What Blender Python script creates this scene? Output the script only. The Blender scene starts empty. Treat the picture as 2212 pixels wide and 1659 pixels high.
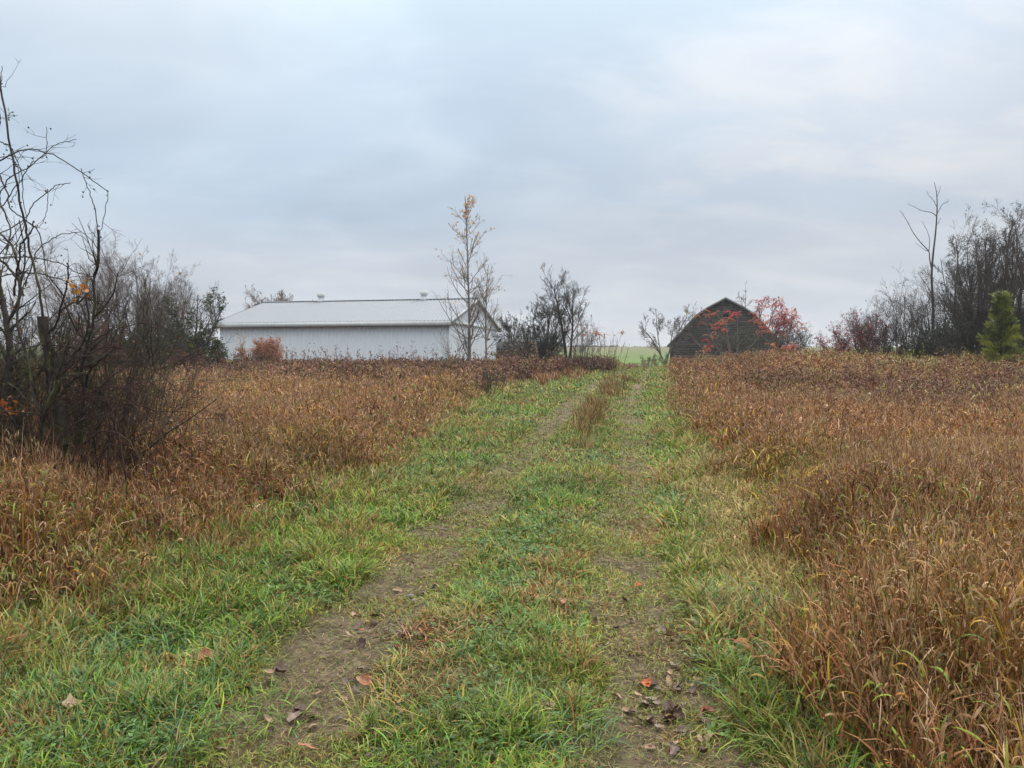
import bpy, math, random
import numpy as np
from math import radians, sin, cos, pi

SC = bpy.context.scene
COL = SC.collection
RNG = np.random.default_rng(11)

# ------------------------------------------------------------------ camera
CAM_H = 1.6
TILT = radians(1.99)
cd = bpy.data.cameras.new("camera")
cam = bpy.data.objects.new("camera", cd)
COL.objects.link(cam)
cam.location = (0, 0, CAM_H)
cam.rotation_euler = (radians(90) - TILT, 0, 0)
cd.sensor_width = 34.6
cd.lens = 26.0
cd.clip_start = 0.05
cd.clip_end = 6000
SC.camera = cam

# ------------------------------------------------------------------ sky
SUN_EL, SUN_ROT = radians(42), radians(40)
world = bpy.data.worlds.new("World")
SC.world = world
world.use_nodes = True
nt = world.node_tree
nt.nodes.clear()
N = nt.nodes.new
Lk = nt.links.new
out = N('ShaderNodeOutputWorld')
bg = N('ShaderNodeBackground')
bg.inputs['Strength'].default_value = 0.1
Lk(bg.outputs[0], out.inputs[0])
sky = N('ShaderNodeTexSky')
sky.sky_type = 'NISHITA'
sky.sun_disc = False
sky.sun_elevation = SUN_EL
sky.sun_rotation = SUN_ROT
sky.altitude = 200
tc = N('ShaderNodeTexCoord')
sep = N('ShaderNodeSeparateXYZ')
Lk(tc.outputs['Generated'], sep.inputs[0])

def wmath(op, a, b=None, c=None, clamp=False):
    m = N('ShaderNodeMath')
    m.operation = op
    m.use_clamp = clamp
    for i, v in enumerate((a, b, c)):
        if v is None:
            continue
        if isinstance(v, (int, float)):
            m.inputs[i].default_value = v
        else:
            Lk(v, m.inputs[i])
    return m.outputs[0]

el = wmath('MAXIMUM', sep.outputs[2], 0.0)
den = wmath('ADD', el, 0.30)
cx = wmath('DIVIDE', sep.outputs[0], den)
cy = wmath('DIVIDE', sep.outputs[1], den)
comb = N('ShaderNodeCombineXYZ')
Lk(cx, comb.inputs[0])
Lk(cy, comb.inputs[1])

def wnoise(scale, detail, rough, off, sx=1.0, sy=1.0, dist=0.0):
    mp = N('ShaderNodeMapping')
    mp.inputs['Location'].default_value = off
    mp.inputs['Scale'].default_value = (sx, sy, 1)
    mp.inputs['Rotation'].default_value = (0, 0, radians(-18))
    Lk(comb.outputs[0], mp.inputs[0])
    n = N('ShaderNodeTexNoise')
    n.inputs['Scale'].default_value = scale
    n.inputs['Detail'].default_value = detail
    n.inputs['Roughness'].default_value = rough
    n.inputs['Distortion'].default_value = dist
    Lk(mp.outputs[0], n.inputs['Vector'])
    return n.outputs[0]

def wramp(fac, stops):
    r = N('ShaderNodeValToRGB')
    r.color_ramp.interpolation = 'EASE'
    while len(r.color_ramp.elements) < len(stops):
        r.color_ramp.elements.new(0.5)
    for e, (p, c) in zip(r.color_ramp.elements, stops):
        e.position = p
        e.color = (*c, 1)
    Lk(fac, r.inputs[0])
    return r.outputs[0]

def wmix(fac, a, b, mode='MIX'):
    m = N('ShaderNodeMix')
    m.data_type = 'RGBA'
    m.blend_type = mode
    for i, v in ((0, fac), (6, a), (7, b)):
        if isinstance(v, (int, float)):
            m.inputs[i].default_value = v
        elif isinstance(v, tuple):
            m.inputs[i].default_value = (*v, 1)
        else:
            Lk(v, m.inputs[i])
    return m.outputs[2]

# colour by height above the horizon (pinkish grey low, blue grey, then paler)
base = wramp(el, [(0.0, (0.57, 0.60, 0.67)), (0.09, (0.53, 0.58, 0.655)), (0.20, (0.385, 0.475, 0.585)),
                  (0.32, (0.385, 0.478, 0.585)), (0.45, (0.43, 0.53, 0.61)), (0.75, (0.86, 0.84, 0.80))])
big = wnoise(1.1, 3, 0.5, (3.1, 1.7, 0), 1.0, 1.25, 0.5)
bigf = wramp(big, [(0.40, (0, 0, 0)), (0.66, (1, 1, 1))])
fine = wnoise(2.6, 5, 0.55, (8.0, 2.0, 0), 0.9, 1.5, 0.35)
finef = wramp(fine, [(0.38, (0, 0, 0)), (0.72, (1, 1, 1))])
c1 = wmix(bigf, base, wmix(1.0, base, (1.16, 1.15, 1.13), 'MULTIPLY'))
c1 = wmix(finef, c1, wmix(1.0, c1, (1.15, 1.12, 1.08), 'MULTIPLY'))
# brighter break in the cloud to the right of the view
bx = wmath('SUBTRACT', sep.outputs[0], 0.46)
by = wmath('SUBTRACT', sep.outputs[2], 0.27)
d2 = wmath('ADD', wmath('MULTIPLY', wmath('MULTIPLY', bx, bx), 7.0), wmath('MULTIPLY', wmath('MULTIPLY', by, by), 48.0))
gl = wmath('MULTIPLY', wmath('EXPONENT', wmath('MULTIPLY', d2, -1.0)), wmath('GREATER_THAN', sep.outputs[1], 0.0))
gl = wmath('MULTIPLY', gl, wmath('ADD', wmath('MULTIPLY', finef, 0.60), 0.38))
c1 = wmix(gl, c1, (0.66, 0.655, 0.665))
ex = wmath('ADD', sep.outputs[0], 0.46)
ez = wmath('SUBTRACT', sep.outputs[2], 0.40)
d3 = wmath('ADD', wmath('MULTIPLY', wmath('MULTIPLY', ex, ex), 22.0), wmath('MULTIPLY', wmath('MULTIPLY', ez, ez), 90.0))
gl2 = wmath('MULTIPLY', wmath('EXPONENT', wmath('MULTIPLY', d3, -1.0)), wmath('GREATER_THAN', sep.outputs[1], 0.0))
gl2 = wmath('MULTIPLY', gl2, wmath('ADD', wmath('MULTIPLY', bigf, 0.4), 0.4))
c1 = wmix(gl2, c1, (0.62, 0.63, 0.65))
# overcast: the zenith is brighter than the horizon
zen = wmath('ADD', wmath('MULTIPLY', wmath('POWER', el, 1.6), 26.0), 10.0)
sc_ = N('ShaderNodeVectorMath')
sc_.operation = 'SCALE'
Lk(c1, sc_.inputs[0])
Lk(zen, sc_.inputs['Scale'])
fin = wmix(0.97, sky.outputs[0], sc_.outputs[0])
Lk(fin, bg.inputs['Color'])

sd = bpy.data.lights.new("sun", 'SUN')
sd.energy = 1.35
sd.angle = radians(12)
sd.color = (1.0, 0.96, 0.9)
sun = bpy.data.objects.new("sun", sd)
COL.objects.link(sun)
# Nishita rotation: measured from +Y towards +X
sun.rotation_euler = (radians(90) - SUN_EL, 0, -SUN_ROT + pi)
sun.location = (0, 0, 60)

SC.view_settings.view_transform = 'Standard'
SC.view_settings.look = 'None'
SC.view_settings.gamma = 1
SC.view_settings.exposure = 0.0
SC.cycles.max_bounces = 5
SC.cycles.diffuse_bounces = 3
SC.cycles.glossy_bounces = 2
SC.cycles.transmission_bounces = 3
SC.cycles.transparent_max_bounces = 4
SC.cycles.caustics_reflective = False
SC.cycles.caustics_refractive = False
SC.cycles.use_adaptive_sampling = True
SC.cycles.adaptive_threshold = 0.015

# ------------------------------------------------------------------ helpers
F = 1661.0
def U(x, y, D):
    """point seen at (x, y) of the 2212 px wide photograph, D metres ahead"""
    return np.array([(x - 1106) / F * D, D, CAM_H + (772 - y) / F * D])

def X(x, D):
    return (x - 1106) / F * D

def sst(a, b, v):
    t = np.clip((np.asarray(v, float) - a) / (b - a), 0, 1)
    return t * t * (3 - 2 * t)

_H = np.random.default_rng(5).random((256, 256))
def vnoise(x, y, s=1.0, o=0):
    x = np.asarray(x, float) / s + 37.3 * (o + 1)
    y = np.asarray(y, float) / s + 17.9 * (o + 1)
    xi = np.floor(x).astype(int)
    yi = np.floor(y).astype(int)
    fx = x - xi
    fy = y - yi
    fx = fx * fx * (3 - 2 * fx)
    fy = fy * fy * (3 - 2 * fy)
    a = _H[xi & 255, yi & 255]
    b = _H[(xi + 1) & 255, yi & 255]
    c = _H[xi & 255, (yi + 1) & 255]
    d = _H[(xi + 1) & 255, (yi + 1) & 255]
    return (a * (1 - fx) + b * fx) * (1 - fy) + (c * (1 - fx) + d * fx) * fy

def fbm(x, y, s, o=0, n=3):
    v = 0
    a = 1.0
    t = 0
    for i in range(n):
        v = v + a * vnoise(x, y, s / 2 ** i, o + 7 * i)
        t += a
        a *= 0.5
    return v / t

ZP = ([-100, 0, 12, 20, 30, 45, 62, 80, 110, 150, 200, 260, 330, 430, 1000, 4000],
      [0, 0, 0.0, 0.06, 0.22, 0.52, 0.72, 0.5, 0.0, 0.5, 2.9, 5.1, 5.7, 5.0, 3.0, -20.0])
def terrain(x, y):
    x = np.asarray(x, float)
    y = np.asarray(y, float)
    z = np.interp(y, *ZP)
    z = z + (fbm(x, y, 3.5, 1) - 0.5) * 0.12 * sst(0.5, 3.0, np.abs(x - cen(y)))
    z = z + 0.48 * sst(0.23, 0.37, x / np.maximum(y, 5.0)) * sst(20, 34, y) * (1 - sst(60, 72, y))
    return z

RL_Y = [-20, 0, 3.2, 4.35, 5.37, 7, 10.6, 17.4, 22.5, 35.5, 50, 66, 80]
RL_X = [-1.1, -1.02, -0.97, -0.95, -0.71, -0.56, -0.10, 0.88, 1.6, 3.87, 7.0, 10.5, 14.0]
RR_X = [0.6, 0.62, 0.68, 0.74, 0.84, 1.02, 1.69, 2.75, 3.5, 5.8, 8.7, 12.1, 15.6]
LE_Y = [-20, 2, 4.16, 5.2, 6.5, 8.2, 12.1, 16, 21, 28.8, 36, 44, 52, 66, 80]
LE_X = [-3.0, -2.9, -2.77, -2.56, -2.4, -1.85, -1.55, -1.5, -1.3, -0.6, 0.6, 3.4, 7.0, 10.0, 12.5]
RE_Y = [-20, 2, 3.2, 4.23, 5.56, 7.0, 9.2, 12.8, 20.8, 30, 45.7, 60, 72, 80]
RE_X = [1.3, 1.35, 1.46, 1.70, 1.98, 2.2, 2.55, 3.1, 4.3, 6.1, 9.0, 12.0, 14.6, 17.0]
def rutl(y): return np.interp(y, RL_Y, RL_X)
def rutr(y): return np.interp(y, RL_Y, RR_X)
def cen(y): return 0.5 * (rutl(y) + rutr(y))
def ledge(y): return np.interp(y, LE_Y, LE_X)
def redge(y): return np.interp(y, RE_Y, RE_X)

def new_obj(name, mesh, mat=None, parent=None):
    o = bpy.data.objects.new(name, mesh)
    COL.objects.link(o)
    if mat:
        mesh.materials.append(mat)
    if parent is not None:
        o.parent = parent
    return o

def tag(o, label=None, cat=None, group=None, kind=None):
    if label:
        o['label'] = label
    if cat:
        o['category'] = cat
    if group:
        o['group'] = group
    if kind:
        o['kind'] = kind
    return o

def empty(name, loc, label, cat, group=None):
    o = bpy.data.objects.new(name, None)
    COL.objects.link(o)
    o.location = tuple(float(v) for v in loc)
    o.empty_display_size = 0.3
    return tag(o, label, cat, group)

def mesh_np(name, verts, faces, cols=None, smooth=False):
    """verts (V,3), faces: list of int arrays (n,k) with any k"""
    me = bpy.data.meshes.new(name)
    verts = np.ascontiguousarray(verts, dtype=np.float32)
    if not isinstance(faces, list):
        faces = [faces]
    faces = [f for f in faces if len(f)]
    loops = np.concatenate([f.ravel() for f in faces]).astype(np.int32)
    tot = np.concatenate([np.full(len(f), f.shape[1], np.int32) for f in faces])
    start = np.concatenate([[0], np.cumsum(tot)[:-1]]).astype(np.int32)
    me.vertices.add(len(verts))
    me.vertices.foreach_set('co', verts.ravel())
    me.loops.add(len(loops))
    me.loops.foreach_set('vertex_index', loops)
    me.polygons.add(len(tot))
    me.polygons.foreach_set('loop_start', start)
    me.polygons.foreach_set('loop_total', tot)
    if smooth:
        me.polygons.foreach_set('use_smooth', np.ones(len(tot), bool))
    if cols is not None:
        at = me.color_attributes.new('Col', 'FLOAT_COLOR', 'POINT')
        c4 = np.ones((len(verts), 4), np.float32)
        c4[:, :3] = cols
        at.data.foreach_set('color', c4.ravel())
    me.update(calc_edges=True)
    return me

class Acc:
    """collects vertices, faces and colours of one mesh"""
    def __init__(s):
        s.v = []
        s.f = {}
        s.c = []
        s.n = 0
    def add(s, v, fs, c=None):
        v = np.asarray(v, np.float32).reshape(-1, 3)
        s.v.append(v)
        if not isinstance(fs, list):
            fs = [fs]
        for f in fs:
            f = np.asarray(f)
            if f.ndim == 1:
                f = f[None]
            s.f.setdefault(f.shape[1], []).append(f + s.n)
        c = np.ones((len(v), 3), np.float32) * 0.5 if c is None else np.broadcast_to(np.asarray(c, np.float32), (len(v), 3))
        s.c.append(c)
        s.n += len(v)
    def box(s, a, b, c=None, M=None):
        x0, y0, z0 = a
        x1, y1, z1 = b
        v = np.array([(x0, y0, z0), (x1, y0, z0), (x1, y1, z0), (x0, y1, z0), (x0, y0, z1), (x1, y0, z1), (x1, y1, z1), (x0, y1, z1)], float)
        if M is not None:
            v = M(v)
        s.add(v, np.array([(0, 3, 2, 1), (4, 5, 6, 7), (0, 1, 5, 4), (1, 2, 6, 5), (2, 3, 7, 6), (3, 0, 4, 7)]), c)
    def prism(s, pts2, M0, M1, c=None):
        """extrude outline: M0/M1 map (n,2)->(n,3)"""
        n = len(pts2)
        p = np.asarray(pts2, float)
        v = np.concatenate([M0(p), M1(p)])
        q = np.array([(i, (i + 1) % n, n + (i + 1) % n, n + i) for i in range(n)])
        s.add(v, [q, np.arange(n)[::-1][None], (np.arange(n) + n)[None]], c)
    def mesh(s, name, smooth=False, cols=True):
        return mesh_np(name, np.concatenate(s.v), [np.concatenate(f) for f in s.f.values()],
                       np.concatenate(s.c) if cols else None, smooth)

# ------------------------------------------------------------------ materials
def mat_base(name):
    m = bpy.data.materials.new(name)
    m.use_nodes = True
    t = m.node_tree
    b = t.nodes['Principled BSDF']
    return m, t, b

def nd(t, kind, **kw):
    n = t.nodes.new(kind)
    for k, v in kw.items():
        if k in n.inputs:
            n.inputs[k].default_value = v
        else:
            setattr(n, k, v)
    return n

def ramp(t, fac, stops, interp='LINEAR'):
    r = t.nodes.new('ShaderNodeValToRGB')
    r.color_ramp.interpolation = interp
    while len(r.color_ramp.elements) < len(stops):
        r.color_ramp.elements.new(0.5)
    for e, (p, c) in zip(r.color_ramp.elements, stops):
        e.position = p
        e.color = (*c, 1)
    t.links.new(fac, r.inputs[0])
    return r.outputs[0]

def mixc(t, fac, a, b, mode='MIX'):
    m = t.nodes.new('ShaderNodeMix')
    m.data_type = 'RGBA'
    m.blend_type = mode
    for i, v in ((0, fac), (6, a), (7, b)):
        if isinstance(v, (int, float)):
            m.inputs[i].default_value = v
        elif isinstance(v, tuple):
            m.inputs[i].default_value = (*v, 1)
        else:
            t.links.new(v, m.inputs[i])
    return m.outputs[2]

def blade_mat(name, rough=0.5, spec=0.35, trans=0.25):
    m, t, b = mat_base(name)
    a = nd(t, 'ShaderNodeAttribute', attribute_name='Col')
    t.links.new(a.outputs['Color'], b.inputs['Base Color'])
    b.inputs['Roughness'].default_value = rough
    b.inputs['Specular IOR Level'].default_value = spec
    tr = nd(t, 'ShaderNodeBsdfTranslucent')
    t.links.new(a.outputs['Color'], tr.inputs['Color'])
    mx = nd(t, 'ShaderNodeMixShader')
    mx.inputs[0].default_value = trans
    t.links.new(b.outputs[0], mx.inputs[1])
    t.links.new(tr.outputs[0], mx.inputs[2])
    t.links.new(mx.outputs[0], t.nodes['Material Output'].inputs['Surface'])
    return m

def bark_mat(name, c0, c1, scale=14.0, moss=0.0):
    m, t, b = mat_base(name)
    g = nd(t, 'ShaderNodeNewGeometry')
    n = nd(t, 'ShaderNodeTexNoise', Scale=scale, Detail=5.0, Roughness=0.65)
    mp = nd(t, 'ShaderNodeMapping')
    mp.inputs['Scale'].default_value = (1, 1, 0.25)
    t.links.new(g.outputs['Position'], mp.inputs[0])
    t.links.new(mp.outputs[0], n.inputs['Vector'])
    c = ramp(t, n.outputs[0], [(0.3, c0), (0.7, c1)])
    if moss > 0:
        n2 = nd(t, 'ShaderNodeTexNoise', Scale=5.0, Detail=3.0)
        t.links.new(g.outputs['Position'], n2.inputs['Vector'])
        f = ramp(t, n2.outputs[0], [(0.5, (0, 0, 0)), (0.62, (moss,) * 3)])
        c = mixc(t, f, c, (0.09, 0.10, 0.03))
    t.links.new(c, b.inputs['Base Color'])
    b.inputs['Roughness'].default_value = 0.75
    b.inputs['Specular IOR Level'].default_value = 0.25
    bp = nd(t, 'ShaderNodeBump', Strength=0.5, Distance=0.02)
    t.links.new(n.outputs[0], bp.inputs['Height'])
    t.links.new(bp.outputs[0], b.inputs['Normal'])
    return m

M_GRASS = blade_mat('grass_blades', 0.5, 0.28, 0.18)
M_DRY = blade_mat('dry_grass_blades', 0.55, 0.25, 0.12)
M_LEAF = blade_mat('leaves', 0.5, 0.35, 0.3)
M_BARK_NEAR = bark_mat('wet_dark_bark', (0.012, 0.010, 0.010), (0.055, 0.046, 0.040), 22, 0.5)
M_BARK_CANE = bark_mat('wet_cane_bark', (0.020, 0.009, 0.009), (0.055, 0.028, 0.025), 30)
M_BARK_FAR = bark_mat('grey_bark', (0.075, 0.062, 0.058), (0.15, 0.128, 0.118), 10)
M_BARK_DARK = bark_mat('dark_bark', (0.022, 0.020, 0.018), (0.06, 0.052, 0.047), 10)
M_BARK_HAZEL = bark_mat('hazel_grey_bark', (0.10, 0.078, 0.070), (0.21, 0.17, 0.155), 10)
M_BARK_MID = bark_mat('brown_grey_bark', (0.04, 0.032, 0.028), (0.09, 0.072, 0.062), 10)
M_BARK_PALE = bark_mat('pale_bark', (0.11, 0.095, 0.085), (0.24, 0.21, 0.19), 10)
M_BARK_RED = bark_mat('reddish_bark', (0.05, 0.025, 0.022), (0.10, 0.05, 0.045), 10)

# ------------------------------------------------------------------ ground
def axis(lo, hi, fine, g):
    v = [0.0]
    s = fine
    while v[-1] < hi:
        v.append(v[-1] + s)
        if v[-1] > 12:
            s *= g
    w = [0.0]
    s = fine
    while w[-1] > lo:
        w.append(w[-1] - s)
        if w[-1] < -12:
            s *= g
    return np.array(w[:0:-1] + v)

def build_ground():
    xs = axis(-1800, 1800, 0.35, 1.09)
    ys = axis(-60, 4000, 0.35, 1.05)
    gx, gy = np.meshgrid(xs, ys)
    z = terrain(gx, gy)
    inside = (gx > ledge(gy) - 0.2) & (gx < redge(gy) + 0.2) & (gy < 76)
    z = z - 0.10 * inside
    nx, ny = len(xs), len(ys)
    idx = np.arange(nx * ny).reshape(ny, nx)
    f = np.stack([idx[:-1, :-1], idx[:-1, 1:], idx[1:, 1:], idx[1:, :-1]], -1).reshape(-1, 4)
    me = mesh_np('ground', np.stack([gx, gy, z], -1).reshape(-1, 3), f, smooth=True)
    m, t, b = mat_base('field_soil_and_sward')
    g = nd(t, 'ShaderNodeNewGeometry')
    s = nd(t, 'ShaderNodeSeparateXYZ')
    t.links.new(g.outputs['Position'], s.inputs[0])
    n = nd(t, 'ShaderNodeTexNoise', Scale=3.0, Detail=8.0, Roughness=0.7)
    t.links.new(g.outputs['Position'], n.inputs['Vector'])
    thatch = ramp(t, n.outputs[0], [(0.3, (0.045, 0.028, 0.014)), (0.5, (0.09, 0.052, 0.028)), (0.72, (0.14, 0.09, 0.05))])
    # the crop on the far hill: green low down, yellower on the crest
    mp = nd(t, 'ShaderNodeMapping')
    mp.inputs['Scale'].default_value = (0.012, 0.05, 0.0)
    t.links.new(g.outputs['Position'], mp.inputs[0])
    n2 = nd(t, 'ShaderNodeTexNoise', Scale=1.0, Detail=5.0, Roughness=0.6)
    t.links.new(mp.outputs[0], n2.inputs['Vector'])
    crop = ramp(t, n2.outputs[0], [(0.35, (0.070, 0.150, 0.020)), (0.65, (0.095, 0.165, 0.030))])
    crest = ramp(t, n2.outputs[0], [(0.35, (0.125, 0.130, 0.062)), (0.65, (0.15, 0.145, 0.075))])
    mr = nd(t, 'ShaderNodeMapRange')
    mr.inputs['From Min'].default_value = 150
    mr.inputs['From Max'].default_value = 225
    t.links.new(s.outputs[1], mr.inputs[0])
    hill = mixc(t, mr.outputs[0], crop, crest)
    mr2 = nd(t, 'ShaderNodeMapRange')
    mr2.inputs['From Min'].default_value = 68
    mr2.inputs['From Max'].default_value = 76
    t.links.new(s.outputs[1], mr2.inputs[0])
    c = mixc(t, mr2.outputs[0], thatch, hill)
    t.links.new(c, b.inputs['Base Color'])
    b.inputs['Roughness'].default_value = 0.9
    b.inputs['Specular IOR Level'].default_value = 0.15
    o = new_obj('ground', me, m)
    tag(o, 'autumn field rising to a pale green hill behind the barns', 'ground', kind='structure')

def track_z(x, y):
    dl = np.abs(x - rutl(y))
    dr = np.abs(x - rutr(y))
    d = np.minimum(dl, dr)
    z = terrain(x, y) - 0.045 * np.exp(-(d / 0.28) ** 2)
    z = z + (fbm(x, y, 0.5, 4) - 0.5) * 0.035 + 0.03 * np.exp(-((x - cen(y)) / 0.4) ** 2)
    return z

def gz(x, y):
    inside = (x > ledge(y) - 0.15) & (x < redge(y) + 0.15)
    return np.where(inside, track_z(x, y), terrain(x, y))

def build_track():
    ys = [-6.0]
    while ys[-1] < 76:
        ys.append(ys[-1] + (0.07 if ys[-1] > 1.5 and ys[-1] < 9 else 0.25))
    ys = np.array(ys)
    k = np.linspace(0, 1, 90)
    a = ledge(ys) - 0.45
    b_ = redge(ys) + 0.45
    gx = a[:, None] + (b_ - a)[:, None] * k[None]
    gy = np.repeat(ys[:, None], len(k), 1)
    z = track_z(gx, gy)
    e = np.minimum(k, 1 - k)[None] * (b_ - a)[:, None]
    z = z - 0.12 * (1 - sst(0.0, 0.3, e))
    ny, nx = gx.shape
    idx = np.arange(nx * ny).reshape(ny, nx)
    f = np.stack([idx[:-1, :-1], idx[:-1, 1:], idx[1:, 1:], idx[1:, :-1]], -1).reshape(-1, 4)
    d = np.minimum(np.abs(gx - rutl(gy)), np.abs(gx - rutr(gy)))
    rut = np.exp(-(d / 0.42) ** 2)
    me = mesh_np('track', np.stack([gx, gy, z], -1).reshape(-1, 3), f, np.repeat(rut.reshape(-1, 1), 3, 1), smooth=True)
    m, t, b = mat_base('trodden_earth')
    g = nd(t, 'ShaderNodeNewGeometry')
    at = nd(t, 'ShaderNodeAttribute', attribute_name='Col')
    n = nd(t, 'ShaderNodeTexNoise', Scale=9.0, Detail=10.0, Roughness=0.72)
    t.links.new(g.outputs['Position'], n.inputs['Vector'])
    n3 = nd(t, 'ShaderNodeTexNoise', Scale=70.0, Detail=4.0, Roughness=0.7)
    t.links.new(g.outputs['Position'], n3.inputs['Vector'])
    soil = ramp(t, n.outputs[0], [(0.30, (0.050, 0.035, 0.018)), (0.5, (0.155, 0.112, 0.066)), (0.68, (0.28, 0.22, 0.150))])
    soil = mixc(t, 0.7, soil, ramp(t, n3.outputs[0], [(0.35, (0.30, 0.28, 0.25)), (0.62, (1, 1, 1))]), 'MULTIPLY')
    turf = ramp(t, n.outputs[0], [(0.3, (0.035, 0.045, 0.012)), (0.7, (0.10, 0.105, 0.035))])
    c = mixc(t, at.outputs['Color'], turf, soil)
    t.links.new(c, b.inputs['Base Color'])
    b.inputs['Roughness'].default_value = 0.8
    b.inputs['Specular IOR Level'].default_value = 0.3
    bp = nd(t, 'ShaderNodeBump', Strength=0.9, Distance=0.02)
    t.links.new(n3.outputs[0], bp.inputs['Height'])
    t.links.new(bp.outputs[0], b.inputs['Normal'])
    o = new_obj('track', me, m)
    tag(o, 'two-rut grass track of trodden earth curving between the fields', 'track', kind='structure')

# ------------------------------------------------------------------ blades
def blades(acc, P, az, L, el0, bend, w, K, ca, cb, twist=0.0, sway=0.0, pw=1.0):
    """curved tapering ribbons; ca/cb (n,3) colours at root and tip"""
    n = len(P)
    if n == 0:
        return
    pts = np.empty((n, K + 1, 3))
    pts[:, 0] = P
    sides = np.empty((n, K + 1, 3))
    for k in range(K + 1):
        t = (k + 0.5) / K
        a = el0 - bend * t ** pw
        z = az + sway * t
        d = np.stack([np.cos(a) * np.cos(z), np.cos(a) * np.sin(z), np.sin(a)], -1)
        s = np.stack([-np.sin(z), np.cos(z), np.zeros(n)], -1)
        nn = np.cross(s, d)
        tw = twist * (0.3 + 0.7 * t)
        tw = np.broadcast_to(tw, (n,))[:, None]
        sides[:, k] = np.cos(tw) * s + np.sin(tw) * nn
        if k < K:
            pts[:, k + 1] = pts[:, k] + d * (L / K)[:, None]
    prof = np.interp(np.linspace(0, 1, K + 1), [0, 0.35, 0.7, 1.0], [0.65, 1.0, 0.75, 0.05])
    hw = (0.5 * w)[:, None, None] * prof[None, :, None]
    v = np.stack([pts - sides * hw, pts + sides * hw], 2).reshape(-1, 3)
    base = (np.arange(n) * 2 * (K + 1))[:, None, None]
    q = np.array([(2 * k, 2 * k + 1, 2 * k + 3, 2 * k + 2) for k in range(K)])[None]
    f = (base + q).reshape(-1, 4)
    t = np.linspace(0, 1, K + 1)[None, :, None]
    c = ca[:, None] * (1 - t) + cb[:, None] * t
    c = np.repeat(c[:, :, None], 2, 2).reshape(-1, 3)
    acc.add(v, f, c)

def pick(rng, pal, wts, n, jit=0.25):
    pal = np.array(pal, float)
    w = np.array(wts, float)
    i = rng.choice(len(pal), n, p=w / w.sum())
    return pal[i] * (1 + jit * (rng.random((n, 1)) * 2 - 1))

# dry grass palette (linear albedo); darkest dead blades deepened to paint in shadow
P_BROWN = [(0.160, 0.062, 0.025), (0.27, 0.112, 0.046), (0.40, 0.195, 0.092), (0.54, 0.36, 0.235), (0.055, 0.024, 0.013), (0.36, 0.155, 0.025), (0.21, 0.16, 0.045)]
W_BROWN = [28, 28, 18, 12, 20, 7, 6]
P_OCHRE = [(0.40, 0.24, 0.045), (0.50, 0.33, 0.05), (0.28, 0.21, 0.05), (0.62, 0.38, 0.03)]
P_GREEN = [(0.11, 0.20, 0.024), (0.15, 0.27, 0.034), (0.070, 0.155, 0.030), (0.23, 0.30, 0.036), (0.026, 0.055, 0.010)]
W_GREEN = [28, 25, 18, 14, 18]
P_BLUEG = [(0.095, 0.175, 0.080), (0.14, 0.23, 0.12), (0.065, 0.125, 0.045)]
P_OLIVE = [(0.18, 0.195, 0.028), (0.24, 0.24, 0.042), (0.12, 0.13, 0.022), (0.32, 0.28, 0.10), (0.19, 0.13, 0.055)]
P_STRAW = [(0.26, 0.20, 0.09), (0.34, 0.26, 0.13), (0.20, 0.14, 0.06)]

def scatter(rng, y0, y1, dens, margin=1.0):
    """uniform points of the viewed wedge between two depths"""
    h = 0.70
    area = 0
    A = (y1 - y0) * 2 * (h * 0.5 * (y0 + y1) + margin)
    n = int(A * dens)
    y = np.sqrt(rng.random(n) * (y1 ** 2 - y0 ** 2) + y0 ** 2)
    x = (rng.random(n) * 2 - 1) * (h * y + margin)
    return x, y

def edge_jit(x, y, o):
    return (fbm(x, y, 1.3, o) - 0.5) * 1.1 + (fbm(x, y, 0.35, o + 3) - 0.5) * 0.5

def height_field(x, y):
    """how tall the dry grass stands"""
    out_l = ledge(y) - x + edge_jit(x, y, 21)
    out_r = x - redge(y) + edge_jit(x, y, 25)
    o = np.maximum(out_l, out_r)
    h = 0.22 + 0.50 * sst(0.0, 1.5, o)
    h = np.where(out_r > out_l, 0.30 + 0.42 * sst(0.0, 0.9, o), h)
    h = h * (0.45 + 1.0 * fbm(x, y, 1.6, 30))
    return o, h

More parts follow.
